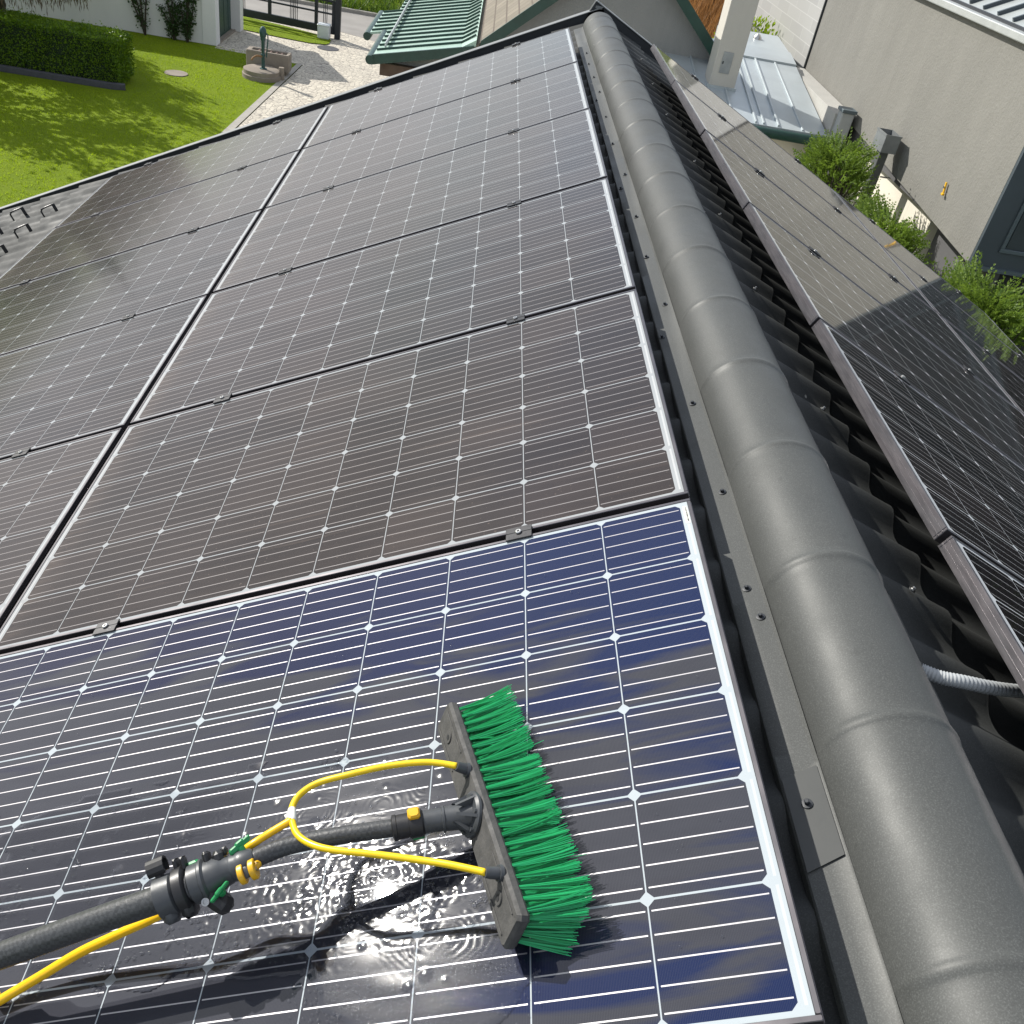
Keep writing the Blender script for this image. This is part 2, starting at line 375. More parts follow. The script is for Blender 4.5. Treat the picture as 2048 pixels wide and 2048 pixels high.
def grassmat(name, c1, c2, c3):
    n = NT(name); o = n.obj()
    f = n.ramp(n.noise(o, 1.3, 6, .65), .35, .68); g = n.noise(n.mapping(o, (1, 1, .3)), 30, 4, .7)
    c = n.mix(f, c1, c2); c = n.mix(n.ramp(g, .35, .7, 0, .75), c, c3)
    c = n.mix(n.ramp(n.noise(o, 4.2, 4, .7), .60, .74, 0, .40), c, (.19, .19, .055))
    n.base(c, .9, 0, spec=.15); n.bump(n.math('ADD', g, n.noise(o, 90, 3, .7)), 1.0, .05); return n.m
M_LAWN = grassmat("lawn_turf", (.27, .365, .008), (.21, .305, .008), (.145, .225, .008))
M_GROUND = grassmat("ground_earth", (.10, .13, .03), (.08, .11, .025), (.06, .07, .02))
def leafmat(name, c1, c2, trans=.35, rough=.5):
    n = NT(name); g = n.new("ShaderNodeNewGeometry"); 
    oi = g.outputs['Random Per Island']
    c = n.mix(oi, c1, c2); n.base(c, rough, 0, spec=.3)
    t = n.new("ShaderNodeBsdfTranslucent"); n.put(t.inputs[0], n.mix(.5, c, tuple(min(1, q*1.5) for q in c1)))
    m = n.new("ShaderNodeMixShader"); m.inputs[0].default_value = trans
    n.t.links.new(n.p.outputs[0], m.inputs[1]); n.t.links.new(t.outputs[0], m.inputs[2]); n.t.links.new(m.outputs[0], n.out.inputs[0])
    return n.m
M_BLADE = leafmat("grass_blades", (.29, .385, .008), (.19, .29, .008), .5)
M_HEDGE = leafmat("hedge_leaves", (.16, .26, .008), (.040, .100, .012), .30, .38)
M_ESP = leafmat("shrub_leaves", (.040, .085, .016), (.022, .052, .014), .25)
M_JUN = leafmat("juniper_needles", (.17, .25, .030), (.065, .125, .020), .42)
M_BROWN = leafmat("brown_hanging_foliage", (.16, .12, .075), (.10, .08, .05), .12)
M_TREE = leafmat("tree_leaves", (.04, .08, .02), (.025, .055, .015), .12)
M_BANK = leafmat("tall_grass", (.10, .17, .02), (.05, .10, .015), .4)
M_LAUREL = leafmat("laurel_leaves", (.26, .36, .012), (.12, .20, .012), .5, .35)
M_REED = leafmat("orange_reeds", (.34, .17, .06), (.20, .11, .04), .4)
def bristlemat():
    n = NT("green_bristles"); g = n.new("ShaderNodeNewGeometry").outputs['Random Per Island']
    c = n.mix(g, (.007, .33, .095), (.04, .60, .24)); n.base(c, .38); n.p.inputs['Specular IOR Level'].default_value = .45
    t = n.new("ShaderNodeBsdfTranslucent"); n.put(t.inputs[0], c); m = n.new("ShaderNodeMixShader"); m.inputs[0].default_value = .35
    n.t.links.new(n.p.outputs[0], m.inputs[1]); n.t.links.new(t.outputs[0], m.inputs[2]); n.t.links.new(m.outputs[0], n.out.inputs[0])
    return n.m
M_BRIS = bristlemat()
def carbon():
    n = NT("carbon_pole"); o = n.obj()
    c = n.new("ShaderNodeTexChecker"); n.t.links.new(n.mapping(o, (1, 1, 1), (.4, .2, .6)), c.inputs[0]); c.inputs['Scale'].default_value = 170
    c.inputs['Color1'].default_value = (.030, .032, .034, 1); c.inputs['Color2'].default_value = (.052, .055, .058, 1)
    n.base(n.mix(n.ramp(n.noise(o, 40, 4), .3, .7, 0, .5), c.outputs[0], (.045, .047, .05)), .42); n.bump(n.noise(o, 160, 3), .35, .002); return n.m
M_CARBON = carbon()

# ------------------------------------------------------------------ setting: ground
def flat(name, pts, z, m):
    b = MB(); b.poly([(x, y, z) for x, y in pts]); return kind(b.build(name, m), 'structure')
flat('ground', [(-400, -400), (400, -400), (400, 400), (-400, 400)], GZ-.012, M_GROUND)
flat('paving', [(-5.42, 2), (4.2, 2), (4.2, 14.5), (8, 14.5), (8, 30), (-3.2, 29.6), (-5.05, 30.42), (-9.5, 31), (-9.5, 25.75), (-5.17, 25.55), (-5.42, 18.97)], GZ-.004, M_PAVE)
flat('lawn', [(-40, 2), (-5.62, 2), (-5.60, 18.97), (-5.33, 25.55), (-7.5, 25.75), (-7.5, 25.98), (-40, 26.1)], GZ, M_LAWN)
flat('paving_edge', [(-5.60, 2), (-5.44, 2), (-5.44, 18.97), (-5.19, 25.55), (-5.33, 25.55), (-5.60, 18.97)], GZ+.004, M_BORDER)
flat('road', [(-40, 30.9), (-8, 30.75), (-5.05, 30.42), (-3.2, 29.6), (40, 28), (40, 33.6), (-4, 33.57), (-40, 33.4)], GZ, M_ROAD)
flat('grass_strip', [(-14, 30.3), (-14, 29.4), (-7.59, 28.75), (-7.37, 28.35), (-6.26, 28.18), (-5.44, 28.11), (-5.02, 28.25), (-4.95, 28.46), (-4.97, 28.9), (-5.3, 29.3), (-6.5, 29.75), (-7.8, 30.1)], GZ+.02, M_LAWN)
b = MB(); b.box((-40, 33.55, GZ), (40, 33.72, GZ+.10)); kind(b.build('road_kerb', M_BORDER), 'structure')
def bank(u, v):
    x = -30+60*u; y = 33.72+16*v
    return (x, y, GZ+.08+3.2*(v**.8)+.25*mnoise.noise((x*.4, y*.4, 0)))
b = MB(); b.grid(bank, 80, 24); kind(b.build('bank', M_LAWN, smooth=True), 'structure')

def blades(mb, x, y, z, n, h, spread, w=.012, lean=.5):
    for _ in range(n):
        a = rnd.uniform(0, 6.283); r = spread*math.sqrt(rnd.random()); px, py = x+r*math.cos(a), y+r*math.sin(a)
        d = rnd.uniform(0, 6.283); hh = h*rnd.uniform(.6, 1.2); l = lean*hh*rnd.random()
        ex, ey = math.cos(d), math.sin(d)
        mb.add([(px-ey*w, py+ex*w, z), (px+ey*w, py-ex*w, z), (px+ex*l, py+ey*l, z+hh)], [(0, 1, 2)])
b = MB()
for _ in range(15000):
    x = rnd.uniform(-12.5, -5.62); y = rnd.uniform(10.5, 25.9)
    if y > 20.3 and y < 21.9 and x < -8.0: continue
    if (x+7.6)**2+(y-22.7)**2 < .1 or (abs(x+5.78) < .45 and abs(y-23.7) < .6): continue
    blades(b, x, y, GZ, 3, .038, .05, .006, .9)
kind(b.build('grass', M_BLADE), 'stuff')
b = MB()
for _ in range(5200):
    u, v = rnd.random(), rnd.random()**1.5
    p = bank(.30+.25*u, v*.55)
    blades(b, p[0], p[1], p[2]-.02, 3, .42, .12, .014, .9)
kind(b.build('tall_grass', M_BANK), 'stuff')

# ------------------------------------------------------------------ own house
house = thing('house', 'dark grey metal roofed house carrying the solar panels on both slopes', 'house', (0, 0, 0))
Y0, Y1 = -2.6, 6.80
HP = -.162
def tileprof(v): return .030*(.5+.5*math.cos(2*math.pi*v/.183))**1.35
def sheet(P, s0, s1):
    mb = MB(); ny = int((Y1-Y0)/.183*12); mod = .35
    ss = []; s = s0-.05; k = 0
    while s < s1:
        for t, hh in ((0, 0), (.5, .007), (.965, .0145), (.985, .0155), (1.0, .004)):
            ss.append((min(s+t*mod, s1), hh))
        s += mod
    V = []; F = []
    for (s_, hh) in ss:
        for i in range(ny+1):
            v = Y0+(Y1-Y0)*i/ny
            V.append(P(s_, v, HP+tileprof(v)+hh))
    for j in range(len(ss)-1):
        for i in range(ny): F.append((j*(ny+1)+i, j*(ny+1)+i+1, (j+1)*(ny+1)+i+1, (j+1)*(ny+1)+i))
    mb.add(V, F); return mb
sheet(PA, -.17, 4.75).build('roof_sheet', M_TILE, house, smooth=R(35))
sheet(PB, -.20, 4.0).build('roof_sheet', M_TILEB, house, smooth=R(35))
# ridge cap: half round with flanges, beads every 375 mm
AX, AZ, RC = .253, -.070, .114
def cap(x=0):
    mb = MB(); ys = [Y0]; bead = [.44+.375*k for k in range(-8, 17)]
    for q in bead:
        for d in (-.03, -.014, -.009, -.005, 0, .005, .009, .014, .03): ys.append(q+d)
    ys.append(6.60); ys = sorted(y for y in ys if Y0 <= y <= 6.60)
    prof = []
    def fl(sgn, t, drop=0):   # flange point t m from the fold, along the slope
        return (AX+sgn*(RC+.002+t*math.cos(TH)), AZ+.002-t*math.sin(TH)*.95-drop)
    V = []; F = []; n = 0
    for y in ys:
        bh = 0.0
        for q in bead:
            d = abs(y-q)
            if d < .014: bh = .0036*(.5+.5*math.cos(math.pi*d/.014))
        lap = .0012*(((y-.44) % .75) > .375)
        row = [fl(-1, .063, .016), fl(-1, .064, .002), fl(-1, .062, 0), fl(-1, .03), fl(-1, .004), fl(-1, .0, -.004)]
        for k in range(25):
            a = math.pi*(1-k/24); wgt = min(1, max(0, (math.sin(a)-.12)/.35))
            r = RC+bh*wgt+lap
            row.append((AX+r*math.cos(a), AZ+r*math.sin(a)))
        row += [fl(1, .0, -.004), fl(1, .004), fl(1, .03), fl(1, .062), fl(1, .064, .002), fl(1, .063, .016)]
        n = len(row)
        jit = .0016*mnoise.noise((y*3.1, 0, 0))
        V += [(px+(jit if i < 6 or i > n-7 else 0), y, pz+(.002*mnoise.noise((y*2.3, i*.2, 4)) if i < 5 or i > n-6 else .0008*mnoise.noise((y*5, i*.4, 9)))) for i, (px, pz) in enumerate(row)]
    for j in range(len(ys)-1):
        for i in range(n-1): F.append((j*n+i, (j+1)*n+i, (j+1)*n+i+1, j*n+i+1))
    F.append(tuple((len(ys)-1)*n+i for i in range(6, 31)))
    mb.add(V, F); return mb
capo = cap().build('ridge_cap', M_CAP, house, smooth=R(32))
mb = MB(); pts = []
for (t, y) in ((.004, .262), (.0615, .242), (.0615, .400), (.004, .415)):
    p = Vector((AX-(RC+.002+t*math.cos(TH)), y, AZ+.002-t*math.sin(TH)*.95))+nA*.0034; pts.append(p)
mb.prism(pts, -nA*.0016); mb.build('flange_plate', M_PATCH, capo)
def screw(p, nrm, s=1.0):
    mb = MB(); mb.lathe(p, nrm, [(-.001, .0085*s), (.002, .0085*s), (.0026, .0055*s)], 14)
    mb.lathe(Vector(p)+Vector(nrm)*.0024, nrm, [(0, .0042*s), (.0055*s, .0042*s), (.0065*s, .003*s)], 6)
    return mb
sL = [(.45, .83), (.3, .75), (.55, .35), (.3, 1.14), (.4, 1.52), (.85, 1.9), (.3, 2.1), (.5, 2.48), (.4, 2.86), (.8, 3.2), (.3, 3.35), (.5, 3.8), (.4, 4.25), (.75, 4.6), (.3, 4.75), (.4, 5.1), (.5, 5.45), (.4, 5.75), (.3, .02)]
def flp(sgn, t): return Vector((AX+sgn*(RC+.002+t*math.cos(TH)), 0, AZ+.002-t*math.sin(TH)*.95))
for f, y in sL:
    p = flp(-1, .063*f); p.y = y; p += nA*(.0034 if .25 < y < .41 else 0); screw(p, nA).build('ridge_screw', M_IRON, capo, smooth=R(40))
for k, y in enumerate((.55, .93, 1.35, 1.72, 2.2, 2.62, 3.05, 3.42, 3.85, 4.2, 4.6, 4.95, 5.3, 5.7, .18)):
    p = flp(1, .04); p.y = y; screw(p, nB).build('ridge_screw', M_STEEL, capo, smooth=R(40))
# sheet screws beside the right flange and on the lower left part
rsc = MB()
for k in range(9):
    y = .2+.183*(k*4)+.0
    for s_ in (-.045,): 
        q = round(y/.183)*.183; p = PB(s_+.02*(k % 3), q, HP+.046)
        screw(p, nB, .9).build('roof_screw', M_STEEL, house, smooth=R(40))
# verge flashing at the far gable
def verge(P, s1, name):
    mb = MB(); o0 = P(0, 0); 
    d = (P(1, 0)-P(0, 0)); nn = (P(0, 0, 1)-P(0, 0))
    s0 = -.272 if P is PA else -.345
    a0, a1 = (-.080, -.112) if P is PA else (-.074, -.074)
    p0, p1 = P(s0, 6.83, a0), P(s1, 6.83, a1); d = (p1-p0); L = d.length; d.normalize(); nn = d.cross(Vector((0, 1, 0))); nn = -nn if nn.z < 0 else nn
    c = (p0+p1)/2
    mb.obox(c-nn*.075, (d, Vector((0, 1, 0)), nn), (L, .055, .15), .003)
    o = mb.build(name, M_IRON, house, smooth=R(30))  # black colour stands in for the shade on the inner face
    mb = MB(); mb.obox(c+nn*.004+Vector((0, .002, 0)), (d, Vector((0, 1, 0)), nn), (L, .075, .006), .002); mb.build('edge_cap', M_VERGE, o)  # paler colour paints the sky reflection on the top flange
    return o
verge(PA, 4.8, 'verge_flashing'); verge(PB, 4.05, 'verge_flashing')
mb = MB(); mb.obox(Vector((.247, 6.835, .040)), (Vector((1, 0, 0)), Vector((0, 1, 0)), Vector((0, 0, 1))), (.05, .07, .02), .003); mb.tube([(.247, 6.84, .043), (.248, 6.84, .075)], .004, 8)
mb.build('verge_peak', M_VERGE, house)
# house walls and fascia gutters
e1, e2 = PA(4.5, 0, HP), PB(3.75, 0, HP)
mb = MB(); mb.prism([(e1.x+.25, Y0+.3, GZ), (e2.x-.25, Y0+.3, GZ), (e2.x-.25, Y0+.3, e2.z), (.21, Y0+.3, -.16), (e1.x+.25, Y0+.3, e1.z)], (0, Y1-Y0-.35, 0)); mb.build('wall', M_WHITE, house)
for P, s_ in ((PA, 4.78), (PB, 4.03)):
    mb = MB(); q = P(s_, 0, HP-.03); mb.tube([(q.x, Y0, q.z), (q.x, 6.8, q.z)], .06, 12); mb.build('gutter', M_VERGE, house, smooth=R(40))

# ------------------------------------------------------------------ solar panels
def frame_mb():
    b = MB(); H = .035; W = .0075; z0, z1 = -.035, 0
    b.box((0, 0, z0), (PL, W, z1), .0012); b.box((0, PW-W, z0), (PL, PW, z1), .0012)
    b.box((0, W+.0003, z0), (W, PW-W-.0003, z1-.0002), .0012); b.box((PL-W, W+.0003, z0), (PL, PW-W-.0003, z1-.0002), .0012)
    # drip groove lines along the outside of the short side
    for z in (-.012, -.024):
        b.box((-.0012, .002, z-.0012), (.0002, PW-.002, z+.0012)); b.box((PL-.0002, .002, z-.0012), (PL+.0012, PW-.002, z+.0012))
    # bottom flange
    b.box((0, 0, z0-.0005), (.028, PW, z0+.0015)); b.box((PL-.028, 0, z0-.0005), (PL, PW, z0+.0015))
    return b
def glass_mb():
    b = MB(); e = .0077
    b.box((e, e, -.0062), (PL-e, PW-e, -.0016)); return b
proto = None; PCH = None
ordn = ['nearest the camera', 'second from the near end', 'third from the near end', 'fourth from the near end', 'fifth from the near end', 'at the far gable end']
def place_panel(side, col, row):
    global proto, PCH
    wet = (side == 'A' and col == 0 and row == 0)
    if proto is None:
        proto = bpy.data.objects.new('solar_panel', None); COL.objects.link(proto)
        fr = frame_mb().build('frame', M_FRAME, proto); gl = glass_mb().build('glass', M_PANEL, proto)
        PCH = [(fr, []), (gl, [])]; r = proto; first = True
    else:
        r = proto.copy(); COL.objects.link(r); dup_children(proto, r, PCH); first = False
    s0 = col*(PL+.02); P = PA if side == 'A' else PB
    jig = rnd.uniform(-.0015, .0015)
    if side == 'A':
        X, Y, Z = dA, Vector((0, -1, 0)), nA; o = P(s0+jig, row*G+PW, rnd.uniform(-.001, .001))
    else:
        X, Y, Z = dB, Vector((0, 1, 0)), nB; o = P(s0+jig, row*G, rnd.uniform(-.001, .001))
    m = Matrix.Identity(4)
    for i in range(3): m[i][0], m[i][1], m[i][2], m[i][3] = X[i], Y[i], Z[i], o[i]
    r.matrix_world = m
    slope = 'left slope' if side == 'A' else 'right slope'
    cl = 'column beside the ridge' if col == 0 else 'outer column'
    if wet: lab = 'wet bluish solar panel on the sunlit left slope with the green brush on it'
    else: lab = ('dusty solar panel, %s, %s, %s' if side == 'A' else 'mirroring solar panel, %s, %s, %s') % (slope, cl, ordn[row])
    tag(r, lab, 'solar panel', 'solar panels on the left slope' if side == 'A' else 'solar panels on the right slope')
    return r
LIST = [('A', 0, r) for r in range(6)]+[('A', 1, r) for r in range(1, 6)]+[('B', 0, r) for r in range(0, 6)]+[('B', 1, r) for r in range(2, 6)]
PAN = {}
for q in LIST[1:]+LIST[:1]: PAN[q] = place_panel(*q)
wetp = PAN[('A', 0, 0)]
gb_ = glass_mb().build('glass', M_PANELB); meB = gb_.data; bpy.data.objects.remove(gb_)
for (sd, c_, r_), po in PAN.items():
    if sd == 'B':
        for o in po.children:
            if o.name.startswith('glass'): o.data = meB
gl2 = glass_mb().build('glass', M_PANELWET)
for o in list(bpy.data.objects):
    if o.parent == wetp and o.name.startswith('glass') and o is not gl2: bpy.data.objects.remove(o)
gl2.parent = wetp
# serial label at the far corner of the wet panel
mb = MB(); mb.box((.0095, .022, -.0015), (.0185, .075, -.0011)); sticker = mb.build('serial_sticker', M_WHITEP, wetp)
mb = MB()
y = .026
while y < .070:
    wd = rnd.choice((.0008, .0012, .0018)); mb.box((.011, y, -.0010), (.0145, y+wd, -.0008)); y += wd+rnd.choice((.001, .0016))
mb.build('barcode', M_BLACK, wetp)
# rails
for side, P, ss in (('left', PA, (.36, 1.32, 2.05, 3.04)), ('right', PB, (.36, 1.32, 2.05, 3.04))):
    d = (P(1, 0)-P(0, 0)); nn = (P(0, 0, 1)-P(0, 0))
    for i, s_ in enumerate(ss):
        mb = MB(); y0 = -.02 if s_ < 1.8 else (1.0 if side == 'left' else 2.0)
        mb.obox(P(s_, (y0+6.10)/2, -.055), (d, Vector((0, 1, 0)), nn), (.038, 6.10-y0, .036), .002)
        tag(mb.build('mounting_rail', M_ALU), 'aluminium rail under the panels of the %s slope, %s from the ridge' % (side, ('first', 'second', 'third', 'fourth')[i]), 'rail', 'mounting rails under the panels')
# clamps
cproto = None
def clamp(P, s_, n, lab):
    global cproto, CCH
    if cproto is None:
        cproto = bpy.data.objects.new('panel_clamp', None); COL.objects.link(cproto)
        a = MB(); a.box((-.028, -.019, .0005), (.028, -.0015, .0045), .001); a.box((-.028, .0015, .0005), (.028, .019, .0045), .001); a.box((-.0275, -.004, -.030), (.0275, .004, .0035))
        pl = a.build('plate', M_CLAMP, cproto)
        c = MB(); c.lathe((0, 0, .004), (0, 0, 1), [(0, .0068), (.004, .0068), (.0052, .0055), (.0052, .0030), (.0022, .0028)], 12); bo = c.build('bolt', M_STEEL, cproto, smooth=R(40))
        CCH = [(pl, []), (bo, [])]; r = cproto
    else:
        r = cproto.copy(); COL.objects.link(r); dup_children(cproto, r, CCH)
    X = (P(1, 0)-P(0, 0)); Z = (P(0, 0, 1)-P(0, 0)); Y = Z.cross(X); o = P(s_+rnd.uniform(-.01, .01), n*G-.009)
    m = Matrix.Identity(4)
    for i in range(3): m[i][0], m[i][1], m[i][2], m[i][3] = X[i], Y[i], Z[i], o[i]
    r.matrix_world = m; tag(r, lab, 'clamp', 'panel clamps')
gn = {1: 'first', 2: 'second', 3: 'third', 4: 'fourth', 5: 'fifth', 6: 'last'}
for n in range(1, 7):
    for s_ in (.36, 1.32, 2.05, 3.04):
        pos = {.36: 'nearest the ridge cap', 1.32: 'just above the column gap', 2.05: 'just below the column gap', 3.04: 'furthest down the slope'}[s_]
        if s_ > 1.8 and n == 1: pass
        clamp(PA, s_, n, 'black clamp in %s row joint of left slope, %s' % (gn[n], pos))
for n in range(1, 7):
    for s_ in (.36, 1.30, 2.07, 3.04):
        if s_ > 1.8 and n < 3: continue
        pos = {.36: 'nearest the ridge cap', 1.30: 'just above the column seam', 2.07: 'just below the column seam', 3.04: 'furthest down the slope'}[s_]
        clamp(PB, s_, n, 'black clamp in %s row joint of right slope, %s' % (gn[n], pos))
# snow guard hooks on the bare sheet at the far left
hp = None
HK = [(4.317, 6.356, 'left of the pair by the verge'), (3.935, 6.116, 'close to panel edge and verge'), (3.966, 5.732, 'second row, beside the panel edge'), (4.305, 5.936, 'second row, cut by the photo edge'), (3.961, 5.34, 'lowest one at the photo edge')]
for s_, v, lab in HK:
    if hp is None:
        hp = bpy.data.objects.new('roof_hook', None); COL.objects.link(hp)
        a = MB(); a.tube([(.06, 0, .0), (.06, 0, .050), (.056, 0, .066), (.040, 0, .076), (.0, 0, .080), (-.05, 0, .078)], .007, 8)
        a.obox((.0, 0, .079), (Vector((1, 0, 0)), Vector((0, 1, 0)), UP), (.11, .030, .010), .003)
        arm = a.build('arm', M_BLACK, hp, smooth=R(40))
        c = MB(); c.box((-.075, -.016, .012), (-.047, .016, .084), .003); blk = c.build('pad', M_BLACK, hp)
        e = MB(); e.box((.064, -.012, -.02), (.068, .012, .068), .001); e.box((.05, -.02, -.014), (.10, .02, -.008)); lg = e.build('bracket', M_STEEL, hp)
        HCH = [(arm, []), (blk, []), (lg, [])]; r = hp
    else:
        r = hp.copy(); COL.objects.link(r); dup_children(hp, r, HCH)
    X, Z = (dA+Vector((0, -.55, 0))).normalized(), nA; Y = Z.cross(X); o = PA(s_, v, HP+.03)
    m = Matrix.Identity(4)
    for i in range(3): m[i][0], m[i][1], m[i][2], m[i][3] = X[i]*.8, Y[i]*.8, Z[i]*.8, o[i]
    r.matrix_world = m; tag(r, 'black curved roof hook on the bare sheet, '+lab, 'hook', 'roof hooks on the bare sheet')
# conduits
CONDR = [(.410, .672, -.088), (.44, .655, -.084), (.48, .648, -.082), (.54, .656, -.096), (.62, .685, -.126), (.78, .765, -.20)]
CONDL = [(.020, .800, -.152), (.049, .778, -.140), (.073, .757, -.130), (.13, .715, -.118)]
mb = MB()
pth = catmull(CONDR, 26)
mb.tube(pth, [.0125+.0007*(1 if i % 4 < 2 else -1) for i in range(len(pth))], 14)
tag(mb.build('cable_conduit', mat("conduit_grey", (.36, .38, .39), .45), smooth=R(50)), 'light grey corrugated conduit coming out from under the right side of the ridge cap', 'conduit')
mb = MB(); pth = catmull(CONDL, 12)
mb.tube(pth, .0125, 12)
tag(mb.build('cable_conduit', mat("conduit_dark", (.10, .105, .11), .5), smooth=R(50)), 'dark conduit crossing the gap between the wet panel and the ridge cap', 'conduit')

# ------------------------------------------------------------------ water film on the wet panel
def smst(a, b, x):
    t = max(0, min(1, (x-a)/(b-a))); return t*t*(3-2*t)
def inpoly(x, y, P):
    c = False; j = len(P)-1
    for i in range(len(P)):
        if (P[i][1] > y) != (P[j][1] > y) and x < (P[j][0]-P[i][0])*(y-P[i][1])/(P[j][1]-P[i][1])+P[i][0]: c = not c
        j = i
    return c
wv = MB(); NS, NV = 440, 190; S0, S1, V0, V1 = .33, 1.40, .035, .53
ids = {}; VV = []
drops = []
for _ in range(120):
    s_ = rnd.uniform(.40, 1.36); v = rnd.uniform(.10, .50)
    drops.append((s_, v, rnd.uniform(.004, .013)))
rings = [(rnd.uniform(.45, 1.25), rnd.uniform(.14, .48), rnd.uniform(.014, .04), rnd.uniform(.0065, .010)) for _ in range(60)]
def wmask(s, v):
    # film region: splash ellipse around the brush's wake plus a tongue below it
    c = (s-.80)/.62; d = (v-(.335+.09*(s-.8)))/.19
    m = 1-(c*c+d*d)
    c2 = (s-.50)/.17; d2 = (v-.115)/.085
    m = max(m, 1-(c2*c2+d2*d2))
    return m+.55*mnoise.noise((s*5.5, v*13, 3.3))+.25*mnoise.noise((s*17, v*30, 1.3))
grid_drop = {}
for (a, c, r) in drops: grid_drop.setdefault((int(a/.03), int(c/.03)), []).append((a, c, r))
def wheight(s, v):
    core = math.exp(-(((s-.58)/.27)**2+((v-.26)/.10)**2))
    patch = mnoise.noise((s*19, v*30, 7))+.5*mnoise.noise((s*41, v*55, 2))
    amp = smst(.26-.72*core, .52-.62*core, patch)*smst(.10, .17, v)*smst(.52, .44, v)
    h = .00080*amp*core*(mnoise.noise((s*95, v*120, 0))+.35*mnoise.noise((s*150, v*170, 5)))
    h += .00022*mnoise.noise((s*16, v*38, 11))
    for (a, c, R0, lam) in rings:
        d = math.hypot((s-a)*.8, (v-c)*1.15)
        if d < R0*2.2:
            an = math.atan2(v-c, s-a)
            d += .006*mnoise.noise((s*34, v*34, a*50))+.003*mnoise.noise((s*80, v*80, a*50))
            h += .00011*math.cos(2*math.pi*d/lam)*smst(R0*2.2, R0*.6, d)*smst(R0*.25, R0*.7, d)*smst(.15, .75, .5+.9*mnoise.noise((math.cos(an)*1.3+a*40, math.sin(an)*1.3, c*40)))
    ki, kj = int(s/.03), int(v/.03)
    for di in (-1, 0, 1):
        for dj in (-1, 0, 1):
            for (a, c, r) in grid_drop.get((ki+di, kj+dj), ()):
                d = math.hypot(s-a, v-c)/r
                if d < 1: h += .0011*r/.01*(1-d*d)**1.5*.55
    return h
for j in range(NV+1):
    for i in range(NS+1):
        s_ = S0+(S1-S0)*i/NS; v = V0+(V1-V0)*j/NV
        m = wmask(s_, v)
        if m > 0:
            ids[(i, j)] = len(VV); VV.append(PA(s_, v, .0006+.0010*smst(0, .12, m)+wheight(s_, v)))
FF = []
for j in range(NV):
    for i in range(NS):
        k = [(i, j), (i, j+1), (i+1, j+1), (i+1, j)]
        if all(q in ids for q in k): FF.append(tuple(ids[q] for q in k))
wv.add(VV, FF)
n = NT("water_film_surface")
for q in list(n.t.nodes):
    if q.type == 'BSDF_PRINCIPLED': n.t.nodes.remove(q)
tr = n.new("ShaderNodeBsdfTransparent"); tr.inputs[0].default_value = (.97, .98, 1, 1)
gl = n.new("ShaderNodeBsdfGlossy"); gl.inputs['Roughness'].default_value = .035
g2 = n.new('ShaderNodeBsdfGlossy'); g2.inputs['Roughness'].default_value = .125; gm = n.new('ShaderNodeMixShader'); gm.inputs[0].default_value = .22
n.t.links.new(gl.outputs[0], gm.inputs[1]); n.t.links.new(g2.outputs[0], gm.inputs[2])
fr = n.new("ShaderNodeFresnel"); fr.inputs[0].default_value = 1.36
mx = n.new("ShaderNodeMixShader"); n.t.links.new(fr.outputs[0], mx.inputs[0]); n.t.links.new(tr.outputs[0], mx.inputs[1]); n.t.links.new(gm.outputs[0], mx.inputs[2])
n.t.links.new(mx.outputs[0], n.out.inputs[0])
wo = wv.build('water_film', n.m, smooth=True)
wo['kind'] = 'stuff'
wd = MB()
def dome(s_, v, r, hh):
    c = PA(s_, v, .0014); V = [c+nA*hh]; F = []
    for k, (f, g) in enumerate(((.40, .84), (.75, .44), (1.0, -.25))):
        for a_ in range(9):
            an = 2*math.pi*a_/9+.2*k; V.append(c+(dA*math.cos(an)+Vector((0, 1, 0))*math.sin(an)*.9)*r*f+nA*hh*g)
    for a_ in range(9): F.append((0, 1+(a_+1) % 9, 1+a_))
    for k in range(2):
        for a_ in range(9): F.append((1+k*9+a_, 1+k*9+(a_+1) % 9, 10+k*9+(a_+1) % 9, 10+k*9+a_))
    wd.add(V, F)
rw = random.Random(21)
for _ in range(230):
    if rw.random() < .52: cs_, cv = rw.gauss(.63, .14), rw.gauss(.27, .065)
    else: cs_, cv = rw.uniform(.6, 1.36), rw.uniform(.17, .50)
    if not (.36 < cs_ < 1.40 and .09 < cv < .52): continue
    n_ = int(rw.uniform(4, 17)*(1.3 if cs_ < .8 else .7)); sp = rw.uniform(.006, .017); tl = rw.uniform(.8, 2.4)
    for _ in range(n_):
        r = rw.uniform(.0012, .0028)*(1.15 if cs_ < .75 else 1.25); dome(cs_+rw.gauss(0, sp)*.9, cv+rw.gauss(0, sp)*tl*.6, r, r*rw.uniform(.17, .28))
for _ in range(2600):
    a_ = rw.gauss(.50, .07); c_ = rw.gauss(.115, .04)
    if .33 < a_ < .70 and .025 < c_ < .19: r = rw.uniform(.0009, .0021); dome(a_, c_, r, r*.15)
for _ in range(260): r = rw.uniform(.0007, .0016); dome(rw.uniform(.05, 1.3), rw.uniform(.05, .95), r, r*.25)
wdo = wd.build('water_drops', n.m, smooth=True); wdo['kind'] = 'stuff'

# ------------------------------------------------------------------ pole brush
BC = Vector((-.3963, .3254, -.1378)); F1, F2, F3 = Vector((.2423, -.9516, .1891)), Vector((-.2161, -.2429, -.9457)), Vector((.9458, .1883, -.2645))
BL, BW, BT = .4316, .061, .019
pole = thing('pole_brush', 'long black pole with a green bristled brush head lying on the wet panel', 'brush', BC)
def loc(mb):  # geometry is given in world space: shift to the empty
    mb.v = [tuple(Vector(v)-BC) for v in mb.v]; return mb
mb = MB()
